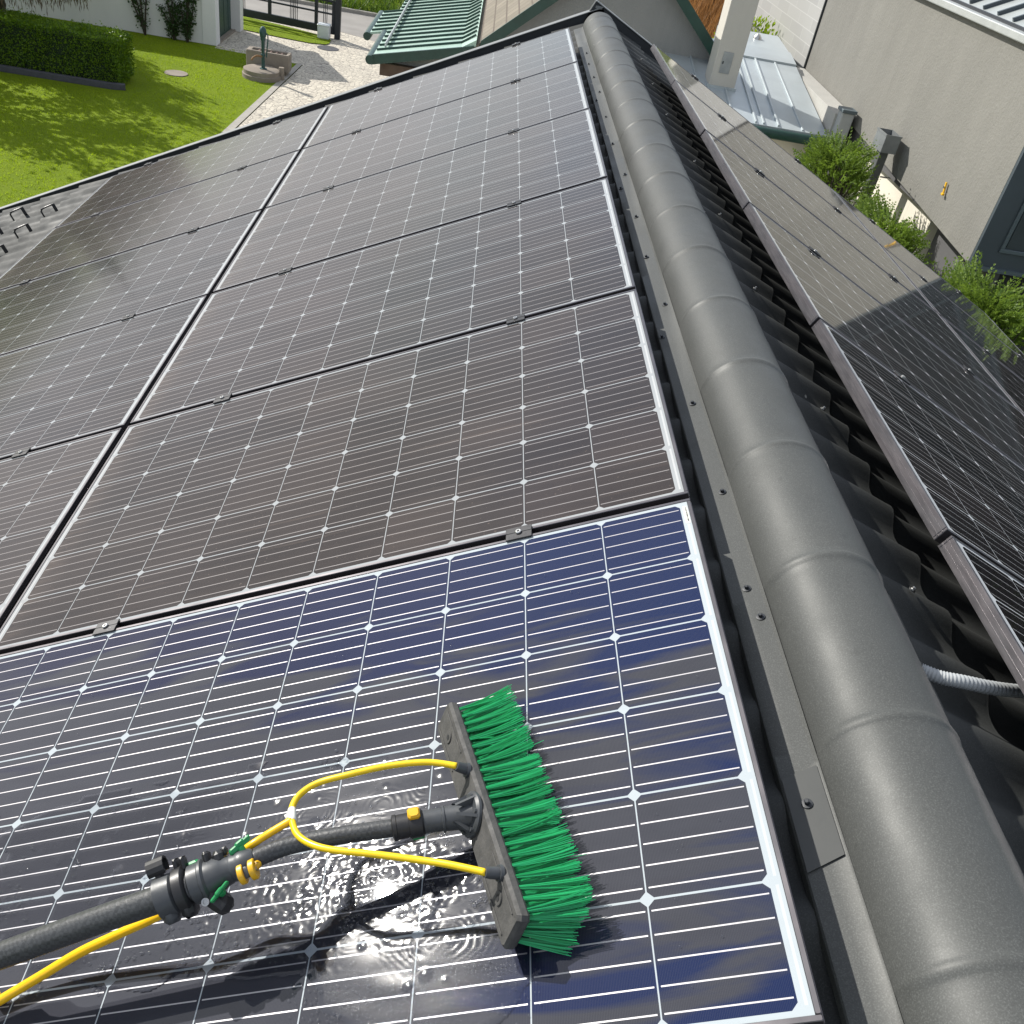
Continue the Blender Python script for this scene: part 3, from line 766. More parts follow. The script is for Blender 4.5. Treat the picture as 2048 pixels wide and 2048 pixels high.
# block with chamfered corners, recesses and bolt holes on the back
mb.obox(BC+F3*BT/2, (F1, F2, F3), (BL, BW, BT), .005)
for sg in (-1, 1):
    for e in (-1, 1): mb.obox(BC+F1*(sg*.150)+F2*(e*.019)-F3*.0008, (F1, F2, F3), (.10, .0022, .002), .0004)
block = loc(mb).build('brush_block', M_BLOCK, pole)
for sg in (-1, 1):
    mb = MB(); p = BC+F1*(sg*.158); mb.lathe(p-F3*.0022, F3, [(0, .0095), (.0016, .010), (.002, .0065), (.0005, .0060)], 18)
    hole = loc(mb).build('bolt_hole', M_BLOCK, block, smooth=R(40))
    mb = MB(); mb.lathe(p-F3*.0028, F3, [(0, .0045), (.001, .0045)], 14); loc(mb).build('hole_core', M_DARK, block)
# bristles
T0t, T1t, T0b, T1b = Vector((-.3426, .5632, -.1297)), Vector((-.2393, .1474, -.0584)), Vector((-.3642, .5067, -.1699)), Vector((-.2625, .1182, -.1215))
mb = MB(); ntuft = 23
for i in range(ntuft):
    for r in range(5):
        a = (i+.5)/ntuft-.5; bb = (r/4-.5)*.86
        clump = .034*mnoise.noise((i*.42, r*.5, 2))+.016*mnoise.noise((i*.9, r*.7, 8))
        root = BC+F1*(a*BL*.965)+F2*(bb*BW)+F3*(BT-.002)
        t = a+.5+clump*1.6; q = bb/.86+.5
        tip = (T0t.lerp(T1t, t)).lerp(T0b.lerp(T1b, t), q)
        cnt = 34
        for k in range(cnt):
            an = rnd.uniform(0, 6.283); rr = math.sqrt(rnd.random())
            off = (F1*math.cos(an)+F2*math.sin(an))*rr
            p0 = root+off*.0026; e = tip+off*.0095+F3*rnd.uniform(-.004, .002)+Vector((rnd.gauss(0, .0008), rnd.gauss(0, .0008), rnd.gauss(0, .0008)))
            if rnd.random() < .02: e += Vector((rnd.gauss(0, .008), rnd.gauss(0, .008), abs(rnd.gauss(0, .006))))
            hh = nA.dot(e)
            if hh < .0025: e += nA*(.0025-hh+rnd.random()*.004)
            L = (e-p0).length; c1 = p0.lerp(e, .5)+F3*.007*(1-q)-nA*.003
            pts = []
            for z in range(5):
                u = z/4; pp = p0*(1-u)**2+c1*(2*u*(1-u))+e*u*u
                h2 = nA.dot(pp)
                if h2 < .002: pp += nA*(.002-h2)
                pts.append(pp)
            mb.tube(pts, [.00066, .00066, .00062, .00055, .00045], 3, False)
loc(mb).build('bristles', M_BRIS, block)
# flange and socket on the back of the block
SC = BC-F3*.001+F1*.010
PO = [Vector(p) for p in [(-0.4485,0.3063,-0.1446),(-0.4977,0.2963,-0.1536),(-0.5676,0.2869,-0.1680),(-0.6263,0.2774,-0.1815),(-0.6631,0.2666,-0.1879),(-0.7008,0.2469,-0.1937),(-0.7519,0.2213,-0.2047),(-0.8028,0.2098,-0.2345),(-0.9199,0.1929,-0.3034),(-1.0403,0.1751,-0.3762),(-1.1865,0.1534,-0.4645), (-1.95, -.26, -.90)]]
mb = MB(); mb.lathe(SC, -F3, [(0, .033), (.004, .033), (.0075, .029), (.008, .020)], 28)
for k in range(6):
    an = k*math.pi/3+.3; dr = F1*math.cos(an)+F2*math.sin(an); tg = dr.cross(F3)
    mb.prism([SC-F3*.006+dr*.012+tg*.0022, SC-F3*.006+dr*.031+tg*.0022, SC-F3*.032+dr*.014+tg*.0022], -tg*.0044)
    mb.lathe(SC-F3*.007+dr*.026+tg*.006, -F3, [(0, .004), (.003, .0036)], 8)
ax = (PO[0]-SC).normalized()
mb.lathe(SC, ax, [(.0, .020), (.012, .0185), (.040, .0175), (.041, .0192), (.044, .0192), (.045, .0165), (.074, .0165)], 22)
loc(mb).build('swivel_socket', M_DARKGREY, pole, smooth=R(35))
ax2 = (PO[1]-PO[0]).normalized(); q0 = SC+ax*.070
mb = MB(); ax3 = (PO[1]-q0).normalized(); mb.lathe(q0, ax3, [(0, .0155), (.004, .0195), (.022, .0195), (.023, .0175), (.040, .0175), (.041, .0185), (.046, .0185), (.048, .013)], 20)
loc(mb).build('clamp_collar', M_BLACK, pole, smooth=R(35))
upv = (UP-ax3*UP.dot(ax3)).normalized(); sid = ax3.cross(upv)
mb = MB(); mb.obox(q0+ax3*.014+upv*.0195+sid*.004, (ax3, sid, upv), (.018, .017, .013), .003); loc(mb).build('clamp_lever', M_YELLOWP, pole)
mb = MB(); mb.obox(q0+ax3*.012-upv*.025, (ax3, sid, upv), (.010, .012, .018), .002); mb.obox(q0+ax3*.012-upv*.035, (ax3, sid, upv), (.018, .006, .010), .002); loc(mb).build('wing_nut', M_GREENP, pole)
neck = catmull([q0+ax3*.02, PO[1], PO[2], PO[3], PO[4], PO[5], PO[6]], 8)
mb = MB(); mb.tube(neck, .0128, 16); loc(mb).build('gooseneck', M_CARBON, pole, smooth=True)
mb = MB(); pp = [PO[6]+(PO[7]-PO[6])*.4]+PO[7:]; mb.tube(catmull(pp, 4), .0192, 22); loc(mb).build('pole_tube', M_CARBON, pole, smooth=True)
# connector: a stack of collars between pole and gooseneck
cx = (PO[5]-PO[7]).normalized(); c0 = PO[7]-cx*.004
ct = (CAM-c0); ct = (ct-cx*ct.dot(cx)).normalized(); cu = ct.cross(cx); cu = -cu if cu.y < 0 else cu
cs = -ct
mb = MB(); mb.lathe(c0, cx, [(-.012, .020), (-.010, .0295), (.012, .0285), (.016, .024)], 24)
for sg in (-1,): mb.obox(c0+cx*.0-cu*.022, (cx, cs, cu), (.020, .034, .030), .006)
loc(mb).build('pole_collar', M_DARKGREY, pole, smooth=R(40))
mb = MB(); mb.lathe(c0, cx, [(.016, .022), (.018, .0315), (.030, .0315), (.034, .026)], 24); mb.obox(c0+cx*.025-cu*.024, (cx, cs, cu), (.017, .038, .030), .006)
mb.obox(c0+cx*.024+cu*.032, (cx, cs, cu), (.006, .020, .022), .003); mb.obox(c0+cx*.034+cu*.032, (cx, cs, cu), (.006, .020, .020), .003)
loc(mb).build('clamp_collar', M_BLACK, pole, smooth=R(40))
mb = MB(); mb.lathe(c0, cx, [(.036, .023), (.038, .0275), (.052, .0270), (.054, .0295), (.058, .0295), (.061, .025), (.080, .023), (.083, .021), (.094, .0185), (.097, .014)], 24); loc(mb).build('reducer_collar', M_DARKGREY, pole, smooth=R(35))
mb = MB(); lg_ = (cx*.55-cu*.83).normalized(); lp = lg_.cross(cs)
mb.obox(c0+cx*.064-cu*.030+ct*.004, (lg_, cs, lp), (.048, .026, .026), .008); mb.obox(c0+cx*.060-cu*.016, (cx, cs, cu), (.026, .030, .022), .006)
loc(mb).build('clamp_lug', M_BLACK, pole)
mb = MB(); mb.lathe(c0+cx*.052-cu*.027-cs*.0165, -cs, [(0, .0055), (.002, .0055), (.0022, .0032), (.0008, .003)], 16); loc(mb).build('bolt', M_STEEL, pole, smooth=R(40))
def wing(o, axis, side, mbn):
    mb = MB(); mb.lathe(o, axis, [(0, .006), (.008, .0048)], 10)
    mb.obox(Vector(o)+Vector(axis)*.009, (axis, side, Vector(axis).cross(side)), (.009, .034, .0045), .0018); mb.obox(Vector(o)+Vector(axis)*.012, (axis, side, Vector(axis).cross(side)), (.007, .014, .006), .002)
    return loc(mb).build(mbn, M_GREENP, pole)
vd = (CAM-c0).normalized()
wing(c0+cx*.076-cu*.024+ct*.016, (ct*.9+cu*.2).normalized(), (cx*.85+cu*.5).normalized(), 'wing_nut')
wing(c0+cx*.114+cu*.017, (cu*.9+ct*.3).normalized(), (cx*.8+cu*.3-ct*.3).normalized(), 'wing_nut')
mb = MB(); mb.obox(c0+cx*.044+cu*.026+cs*.006, (cx, cs, cu), (.018, .012, .010), .003); loc(mb).build('wing_nut', M_GREENP, pole)
# open hose clip standing up from the pole collar
mb = MB(); q = c0-cx*.002+cu*.034
for k in range(9):
    an = -.6+k*.52; a1 = an+.52
    mb.obox(q+cu*(.007+.0115*math.sin((an+a1)/2))+cs*(.0115*math.cos((an+a1)/2)), (cs*math.cos((an+a1)/2+1.571)+cu*math.sin((an+a1)/2+1.571), cx, cs*math.cos((an+a1)/2)+cu*math.sin((an+a1)/2)), (.0068, .024, .0028))
mb.obox(q-cu*.006, (cx, cs, cu), (.010, .012, .016), .002)
loc(mb).build('hose_clip', M_BLACK, pole)
mb = MB(); mb.obox(c0+cx*.066+cu*.027, (cx, cs, cu), (.008, .022, .018), .003); mb.obox(c0+cx*.082+cu*.022, (cx, cs, cu), (.016, .024, .018), .005); mb.obox(c0+cx*.092+cu*.026, (cx, cs, cu), (.006, .014, .012), .003)
loc(mb).build('hose_clip', M_BLACK, pole)
c1 = c0+cx*.108
mb = MB(); mb.lathe(c1-cx*.014, cx, [(0, .0185), (.003, .0195), (.009, .0185), (.012, .0195), (.018, .0195), (.030, .0165), (.034, .0135)], 20); mb.obox(c1+cx*.004-cu*.012-cs*.012, (cx, cs, cu), (.022, .020, .016), .004)
loc(mb).build('neck_collar', M_DARKGREY, pole, smooth=R(35))
mb = MB(); yo = c1+ct*.013-cu*.012+cx*.006; ya = (ct*.55-cu*.83).normalized(); yb = cx.cross(ya)
for dx_ in (-.0095, .0065): mb.lathe(yo+cx*dx_, cx, [(0, .0135), (.001, .0145), (.007, .0145), (.008, .0135)], 20)
mb.obox(yo+cx*.012-ya*.004, (cx, ya, yb), (.020, .012, .012), .004)
loc(mb).build('clamp_lever', M_YELLOWP, pole, smooth=R(40))
mb = MB(); mb.lathe(yo-cx*.010, cx, [(0, .0045), (.026, .0045)], 12); loc(mb).build('bolt', M_STEEL, pole, smooth=R(40))
# hoses
H1 = [(-.4234, .3851, -.1183), (-.4686, .3942, -.1287), (-.5262, .3926, -.1450), (-.5827, .3820, -.1608), (-.6277, .3729, -.1767), (-.6517, .3531, -.1825), (-.6584, .3284, -.1824), (-.6525, .3029, -.1774), (-.6401, .2782, -.1693), (-.6172, .2591, -.1584), (-.5857, .2472, -.1479), (-.5314, .2374, -.1331), (-.4676, .2250, -.1172), (-.4261, .2135, -.1030), (-.3792, .1968, -.0862)]
H2 = [(-0.6541,0.3073,-0.1781),(-0.6818,0.2888,-0.1869),(-0.7079,0.2688,-0.1949),(-0.7472,0.2594,-0.2390),(-0.7784,0.2385,-0.2682),(-0.8169,0.2184,-0.2999),(-0.8831,0.2106,-0.3557),(-0.9426,0.2016,-0.4039),(-1.0001,0.1842,-0.4512),(-1.0545,0.1621,-0.4881),(-1.1284,0.1209,-0.5260), (-1.6, -.38, -.745)]
hose = thing('water_hose', 'yellow water hose forking into two and plugged into the green brush head', 'hose', H2[0])
def hl(mb): mb.v = [tuple(Vector(v)-Vector(H2[0])) for v in mb.v]; return mb
mb = MB(); mb.tube(catmull(H1, 8), .0050, 14); hl(mb).build('branch_hose', M_HOSE, hose, smooth=True)
mb = MB(); mb.tube(catmull(H2, 8), [.0056+.0019*min(1, max(0, (i-30)/25)) for i in range(8*11+1)], 14); hl(mb).build('feed_hose', mat("feed_hose_yellow", (.86, .50, .004), .32, 0, .1, 30, 260, .05, .0004), hose, smooth=True)
mb = MB(); c = Vector(H1[6]).lerp(Vector(H1[7]), .45); d = (Vector(H1[7])-Vector(H1[6])).normalized(); mb.lathe(c-d*.012, d, [(0, .0052), (.002, .0062), (.022, .0062), (.024, .0052)], 14); mb.lathe(c, Vector(H2[1])-Vector(H2[0]), [(0, .0058), (.010, .0058)], 12)
hl(mb).build('hose_splitter', M_WHITEP, hose, smooth=R(40))
for e, d_ in ((Vector(H1[0]), 1), (Vector(H1[-1]), 1)):
    # angled nozzle stub on the brush block
    aa = (e-BC).dot(F1); b2 = max(-BW*.35, min(BW*.35, (e-BC).dot(F2))); base_ = BC+F1*aa+F2*b2
    mb = MB(); mb.tube([base_+F3*.002, base_.lerp(e, .75)-F3*.002, e-(F3*.002)], [.0085, .0078, .0068], 14); mb.lathe(base_-F3*.004, F3, [(0, .011), (.005, .0115)], 14)
    loc(mb).build('hose_nozzle', M_DARKGREY, pole, smooth=R(40))

# ------------------------------------------------------------------ garden: wall, gate, hedge, pump
gw = thing('garden_wall', 'white rendered garden wall with a dark green door between its pillars', 'wall', (-7.5, 26, GZ))
mb = MB(); mb.box((-22, 26.0, GZ), (-7.86, 26.25, GZ+2.0)); mb.v = [tuple(Vector(v)-Vector((-7.5, 26, GZ))) for v in mb.v]; mb.build('wall', M_WHITE, gw)
def gwl(mb): mb.v = [tuple(Vector(v)-Vector((-7.5, 26, GZ))) for v in mb.v]; return mb
mb = MB(); mb.box((-7.86, 25.97, GZ), (-7.50, 26.33, GZ+2.3), .01); gwl(mb).build('pillar', M_WHITE, gw)
mb = MB(); mb.box((-7.76, 28.02, GZ), (-7.36, 28.36, GZ+2.3), .01); gwl(mb).build('pillar', M_WHITE, gw)
mb = MB(); mb.box((-7.70, 26.33, GZ), (-7.50, 28.02, GZ+.05)); gwl(mb).build('doorstep', M_CONC, gw)
mb = MB(); mb.box((-7.70, 26.35, GZ+.05), (-7.62, 28.0, GZ+2.15))
for yy in (26.8, 27.25, 27.7): mb.box((-7.622, yy-.008, GZ+.12), (-7.612, yy+.008, GZ+2.1))
door = gwl(mb).build('door', M_DKGREEN, gw)
mb = MB(); mb.tube([(-7.60, 26.5, GZ+1.05), (-7.56, 26.5, GZ+1.05), (-7.56, 26.62, GZ+1.05)], .010, 8); gwl(mb).build('handle', M_STEEL, door)
mb = MB(); mb.prism([(-8.0, 26.4, GZ+2.45), (-6.9, 26.8, GZ+2.45), (-8.15, 29.4, GZ+2.45), (-9.2, 29.0, GZ+2.45)], (0, 0, .12)); mb.box((-9.0, 28.36, GZ), (-7.8, 28.6, GZ+2.45)); gwl(mb).build('shadow_roof', M_GREENMET, gw)  # unseen roof added, its corners shaped to cast the slanted ground shadow
mb = MB(); mb.box((-22, 25.985, GZ+2.0), (-7.88, 26.30, GZ+2.05)); gwl(mb).build('coping', M_CONC, gw)

# hedge
def leaf(mb, p, d, nrm, l, wd):
    d = d.normalized(); s_ = d.cross(nrm).normalized()*wd/2; m_ = p+d*l*.5+nrm*l*.06
    mb.add([p, m_+s_, p+d*l, m_-s_], [(0, 1, 2, 3)])
def rv():
    while True:
        v = Vector((rnd.uniform(-1, 1), rnd.uniform(-1, 1), rnd.uniform(-1, 1)))
        if .05 < v.length < 1: return v.normalized()
hx0, hx1, hy0, hy1, hh = -12.6, -8.22, 20.85, 21.75, .96
hd = thing('hedge', 'clipped bright green hedge standing on the lawn in a dark kerb', 'hedge', (-10.4, 21.3, GZ))
hb = MB(); O = Vector((-10.4, 21.3, GZ))
for _ in range(26000):
    x = rnd.uniform(hx0, hx1); y = rnd.uniform(hy0, hy1); z = rnd.uniform(.06, hh)
    fc = rnd.random()
    if fc < .42: z = hh-abs(rnd.gauss(0, .05))
    elif fc < .78: y = hy0+abs(rnd.gauss(0, .06))
    elif fc < .92: x = hx1-abs(rnd.gauss(0, .06))
    k = mnoise.noise((x*2.6, y*2.6, z*2.6)); sh = .075*k
    rx = (hx1-x); corner = max(0, z-hh+.16)*max(0, .16-rx)*3
    p = Vector((x+sh*(1 if rx < .3 else 0), y+(sh if y < hy0+.3 else 0), z*(1+.06*k)-corner))-Vector((O.x, O.y, 0))
    if rnd.random() < .05 and fc < .42: p.z += rnd.uniform(.02, .10)
    d = rv(); d.z = abs(d.z)*.9+.15; d.normalize(); leaf(hb, p, d, rv(), rnd.uniform(.035, .06), rnd.uniform(.018, .03))
hb.build('foliage', M_HEDGE, hd)
mb = MB(); mb.box((hx0-O.x+.1, hy0-O.y+.10, .05), (hx1-O.x-.1, hy1-O.y-.10, hh-.12)); 
for k in range(12): mb.tube([(hx0-O.x+.2+k*.36, 0, 0), (hx0-O.x+.25+k*.36, 0, hh*.6)], .02, 6)
mb.build('branches', mat('hedge_core', (.012, .028, .008), .95), hd)
mb = MB()
kp = [(-13, 20.62), (-8.35, 20.66), (-8.12, 20.74)]
for (a, c) in zip(kp, kp[1:]):
    d = Vector((c[0]-a[0], c[1]-a[1], 0)); L = d.length; d.normalize(); nn = Vector((-d.y, d.x, 0))
    mb.obox(Vector((a[0], a[1], GZ+.06))+d*L/2, (d, nn, UP), (L+.02, .10, .13), .012)
tag(mb.build('bed_kerb', M_KERB), 'dark stone kerb around the foot of the hedge bed', 'kerb')
# manhole covers
def disc(name, x, y, r, m, lab, z=GZ+.006):
    mb = MB(); mb.lathe((x, y, z), (0, 0, 1), [(0, r*1.02), (.012, r), (.014, r*.9), (.012, r*.88), (.012, 0.02)], 32); tag(mb.build(name, m), lab, 'cover')
disc('manhole_cover', -7.6, 22.70, .26, M_CONC, 'round grey concrete cover set in the sunny lawn')
disc('drain_cover', -5.95, 27.45, .34, M_PAVE, 'large round drain cover outlined in the paving by the gate strip', GZ-.006)
disc('drain_cover', -4.90, 27.9, .30, M_KERB, 'darker oval drain cover in the paving right of the grass strip tip', GZ-.006)
# espalier shrubs
def shrub(x, y, stems, lab, dens):
    t = thing('espalier_shrub', lab, 'shrub', (x, y, GZ), 'shrubs trained on the white wall')
    tb, lb = MB(), MB()
    for (dx_, hgt, bend) in stems:
        pts = [Vector((0, 0, 0)), Vector((dx_*.25, 0, hgt*.25)), Vector((dx_*(.6+bend), .02, hgt*.6)), Vector((dx_, 0, hgt))]
        pts = catmull(pts, 8); tb.tube(pts, [.030*(1-.7*i/len(pts)) for i in range(len(pts))], 6)
        for i, p in enumerate(pts):
            if p.z < hgt*.12: continue
            for _ in range(dens):
                q = p+Vector((rnd.gauss(0, .055), rnd.gauss(0, .035), rnd.gauss(0, .04))); d = rv(); leaf(lb, q, d, rv(), rnd.uniform(.05, .085), rnd.uniform(.03, .05))
        for _ in range(4):
            i = rnd.randrange(8, len(pts)); p = pts[i]; e = p+Vector((rnd.choice((-1, 1))*rnd.uniform(.08, .2), 0, rnd.uniform(0, .12)))
            tb.tube([p, e], .007, 4)
            for _ in range(10): leaf(lb, p.lerp(e, rnd.random())+rv()*.03, rv(), rv(), .06, .035)
    tb.build('stems', M_BARK, t); lb.build('foliage', M_ESP, t)
shrub(-9.30, 25.85, [(-.40, 1.35, .12), (-.12, 1.5, 0), (.14, 1.5, .05), (-.28, 1.2, -.1)], 'bare-stemmed forked shrub on the white wall, nearest the hedge', 4)
shrub(-8.55, 25.85, [(-.18, 1.5, .1), (-.02, 1.3, .1), (.12, .8, .1), (-.3, .7, -.1)], 'bushy shrub with a pale tip on the white wall, middle one of three', 11)
shrub(-8.22, 25.85, [(.05, 1.6, -.1), (.22, 1.1, .1), (-.15, .9, .0), (.1, 1.7, .1)], 'dense dark shrub on the white wall, nearest the green door', 12)

# trees
def tree(name, x, y, hgt, rad, base, m, lab, nl, hang=False):
    t = thing(name, lab, 'tree', (x, y, GZ))
    tb = MB(); tb.tube(catmull([(0, 0, 0), (.06, .03, hgt*.3), (-.05, .05, hgt*.6), (0, 0, hgt*.95)], 5), [.17*(1-.75*i/15) for i in range(16)], 9)
    lb = MB()
    for k in range(26):
        a = rnd.uniform(0, 6.283); z0 = hgt*rnd.uniform(.32, .85); r = rad*rnd.uniform(.5, 1.0)*(1.15-abs(z0/hgt-.55))
        e = Vector((math.cos(a)*r, math.sin(a)*r, z0+hgt*rnd.uniform(.05, .22)))
        tb.tube([Vector((0, 0, z0)), Vector((e.x*.5, e.y*.5, z0+(e.z-z0)*.7)), e], [.05, .03, .012], 5)
        for _ in range(nl//26):
            u = rnd.uniform(.35, 1.1); p = Vector((e.x*u, e.y*u, z0+(e.z-z0)*u))+rv()*rad*.24*rnd.random()
            if p.z < base: continue
            if hang: leaf(lb, p, Vector((rnd.gauss(0, .12), rnd.gauss(0, .12), -1)), rv(), rnd.uniform(.12, .32), .045)
            else: leaf(lb, p, rv(), rv(), rnd.uniform(.12, .20), .09)
    if hang:
        for _ in range(900):
            a = rnd.uniform(0, 6.283); r = rad*rnd.uniform(.55, 1.0); top = base+rnd.uniform(.1, .6)
            p = Vector((math.cos(a)*r, math.sin(a)*r, top))
            for k in range(5): leaf(lb, p+Vector((rnd.gauss(0, .03), rnd.gauss(0, .03), -k*.06)), Vector((rnd.gauss(0, .15), rnd.gauss(0, .15), -1)), rv(), rnd.uniform(.10, .18), .022)
    tb.build('trunk', M_BARK, t); lb.build('crown', m, t)
tree('weeping_tree', -11.8, 23.3, 3.7, 2.1, 1.15, M_BROWN, 'tree with brown hanging foliage behind the hedge at the upper left corner', 9000, True)
tree('garden_tree', -12.3, 20.0, 3.9, 2.3, 1.7, M_TREE, 'leafy garden tree left of the lawn casting the dappled shade', 5200)

# sliding gate
gt = thing('sliding_gate', 'dark iron sliding gate of framed open bars along the road', 'gate', (-4.95, 29.3, GZ))
gd = Vector((-2.75, .40, 0)).normalized(); gn_ = Vector((-gd.y, gd.x, 0))
def gb(o, l0, l1, z0, z1, wd=.06, dp=.06):
    mbb.obox(Vector((0, 0, (z0+z1)/2))+gd*((l0+l1)/2)+gn_*o, (gd, gn_, UP), (l1-l0, dp, z1-z0), .004)
mbb = MB(); gb(0, 0, 6.6, .10, .30, dp=.09); gb(0, 0, 6.6, .60, .645); gb(0, 0, 6.6, .925, .985)
for l in (.03, .55, 1.95, 3.6, 5.2): gb(0, l-.045, l+.045, .10, .985, dp=.075)
mbb.build('gate_frame', M_IRON, gt)
for c in (.28, 1.17, 1.28, 2.75, 2.86, 4.4):
    for dx_ in (-.05, 0, .05): mbb = MB(); gb(0, c+dx_-.009, c+dx_+.009, .30, .93, dp=.018); mbb.build('bar', M_IRON, gt)
mb = MB(); mb.box((.02, -.10, 0), (.18, .08, 1.06), .008); mb.build('gate_post', M_IRON, gt)
mb = MB(); mb.box((-.17, -.16, 0), (.17, .16, .36), .02); mb.box((-.18, -.17, .33), (.18, .17, .37), .012)
o = mb.build('gate_opener', M_BOXW, None, loc=(-5.20, 29.02, GZ+.02)); tag(o, 'pale grey opener cabinet at the foot of the gate post', 'gate opener')
# hand pump, well stone and trough
pm = thing('hand_pump', 'tall teal hand pump standing on a round well stone', 'pump', (-5.78, 23.62, GZ+.20))
mb = MB(); mb.lathe((0, 0, 0), UP, [(0, .085), (.02, .085), (.03, .045), (.28, .040), (.30, .052), (.33, .052), (.35, .038), (.62, .042), (.66, .062), (.72, .060)], 16); mb.build('column', M_PUMP, pm, smooth=R(35))
mb = MB(); mb.lathe((0, 0, .70), UP, [(0, .058), (.03, .075), (.12, .085), (.19, .070), (.235, .030)], 16); mb.build('pump_head', M_PUMP, pm, smooth=R(40))
mb = MB(); mb.tube(catmull([(.02, -.02, .80), (.10, -.03, .80), (.125, -.03, .70), (.10, -.03, .45), (.085, -.03, .28)], 5), .016, 8); mb.build('handle', M_PUMP, pm, smooth=True)
mb = MB(); mb.tube(catmull([(-.02, -.03, .28), (-.12, -.10, .30), (-.20, -.16, .26), (-.24, -.19, .20)], 5), .022, 8); mb.build('spout', mat("rusty_spout", (.28, .15, .06), .7, 0, .4, 20, 60, .3, .003), pm, smooth=True)
mb = MB(); mb.lathe((-5.82, 23.62, GZ-.01), UP, [(0, .46), (.10, .46), (.11, .43), (.20, .43), (.215, .40), (.215, .02)], 30); tag(mb.build('well_stone', M_CONC, smooth=R(30)), 'low round stepped well stone under the hand pump', 'well')
tr_ = thing('stone_trough', 'old stone trough with slots standing behind the hand pump', 'trough', (-5.78, 24.28, GZ))
mb = MB(); mb.box((-.52, -.20, .08), (.52, -.12, .48), .015); mb.box((-.52, .12, .08), (.52, .20, .48), .015); mb.box((-.52, -.12, .08), (-.40, .12, .475), .01); mb.box((.44, -.12, .08), (.52, .12, .475), .01); mb.box((-.40, -.12, .08), (.44, .12, .30))
mb.box((-.45, -.15, 0), (-.25, .15, .08)); mb.box((.25, -.15, 0), (.45, .15, .08)); mb.build('basin', M_CONC, tr_)
mb = MB()
for x in (-.24, -.10, .04, .18, .31): mb.box((x-.025, -.119, .42), (x+.025, .119, .46), .004)
mb.build('slat', mat("wet_wood", (.11, .06, .045), .8, 0, .4), tr_)
mb = MB(); mb.tube([(-5.36, 23.72, GZ), (-5.36, 23.72, GZ+.28)], [.07, .065], 10); tag(mb.build('stone_stub', M_CONC, smooth=R(40)), 'short stone stub beside the well at the lawn corner', 'stone')

# ------------------------------------------------------------------ cottage with the green roof
def K(x, y, z):   # scaled about the first estimate of the near gable
    return Vector((x, y, z))
ct = thing('cottage', 'grey roughcast cottage with steep tiled gable and green metal lean-to roof', 'house', (1.8, 17.1, GZ)); CO = Vector((1.8, 17.1, GZ))
def cl(mb): mb.v = [tuple(Vector(v)-CO) for v in mb.v]; return mb
bx, bz, ex, ez, py, pz = -.70, -2.26, -2.42, -2.67, 1.79, -.117   # break, eave, peak
rx_, rz_ = 4.02, -2.13
YB = 24.0
mb = MB(); mb.poly([(-2.12, 17.15, GZ), (rx_-.15, 17.15, GZ), (rx_-.15, 17.15, rz_+.06), (py, 17.15, pz-.10), (bx, 17.15, bz-.10), (-2.12, 17.15, ez-.02)])
mb.poly([(-2.12, 17.15, GZ), (-2.12, 17.15, ez-.02), (-2.12, YB, ez-.02), (-2.12, YB, GZ)]); mb.poly([(rx_-.15, 17.15, GZ), (rx_-.15, YB, GZ), (rx_-.15, YB, rz_+.06), (rx_-.15, 17.15, rz_+.06)])
cl(mb).build('wall', M_STUC_C, ct)
mb = MB(); mb.prism([(py, 16.95, pz), (bx, 16.95, bz), (bx, 16.95, bz-.06), (py, 16.95, pz-.08)], (0, YB-16.95, 0)); cl(mb).build('tiled_roof', M_RTILE, ct)
mb = MB(); mb.prism([(py, 16.95, pz), (rx_, 16.95, rz_), (rx_, 16.95, rz_-.06), (py, 16.95, pz-.08)], (0, YB-16.95, 0)); cl(mb).build('tiled_roof', M_RTILE, ct)
def bargeboard(a, c, dz=.19):
    mb = MB(); mb.prism([(a[0], 16.90, a[1]+.03), (c[0], 16.90, c[1]+.03), (c[0], 16.90, c[1]-dz), (a[0], 16.90, a[1]-dz)], (0, .045, 0)); cl(mb).build('bargeboard', M_DKGREEN, ct)
bargeboard((py, pz), (bx+.1, bz+.087)); bargeboard((py, pz), (rx_, rz_))
def gz(x): return bz+(x-bx)*(ez-bz)/(ex-bx)
mb = MB()
mb.prism([(bx, 16.88, gz(bx)+.02), (ex, 16.88, gz(ex)+.02), (ex, 16.88, gz(ex)-.02), (bx, 16.88, gz(bx)-.02)], (0, YB-16.88, 0))
mb.prism([(ex+.005, 19.15, gz(ex)+.018), (ex-.33, 19.15, gz(ex-.33)+.02), (ex-.33, 19.15, gz(ex-.33)-.02), (ex+.005, 19.15, gz(ex)-.022)], (0, 2.35, 0))
sm = MB()
for k in range(18):
    y = 17.28+k*.402
    x0 = ex-.31 if 19.15 < y < 21.5 else ex+.02
    for (u0, u1, h0, h1) in ((x0, bx-.22, 0, 0), (bx-.22, bx+.02, 0, .10)):
        a = Vector((u0, y, gz(u0)+.02+h0)); c = Vector((u1, y, gz(u1)+.02+h1)); d = (c-a); L = d.length; d.normalize(); nn = d.cross(Vector((0, 1, 0))); nn = -nn if nn.z < 0 else nn
        sm.obox((a+c)/2+nn*.018, (d, Vector((0, 1, 0)), nn), (L, .022, .034))
mb.prism([(bx-.22, 16.9, gz(bx-.22)+.021), (bx+.03, 16.9, gz(bx)+.125), (bx+.03, 16.9, gz(bx)+.02)], (0, YB-16.95, 0))
cl(mb).build('green_roof', M_GREENMET, ct)
cl(sm).build('roof_seam', M_DKGREEN, ct)  # seams coloured dark to paint in their shaded side
mb = MB(); mb.prism([(bx, 16.86, gz(bx)+.03), (ex-.02, 16.86, gz(ex)+.03), (ex-.02, 16.86, gz(ex)-.13), (bx, 16.86, gz(bx)-.13)], (0, .05, 0)); cl(mb).build('fascia', M_DKGREEN, ct)
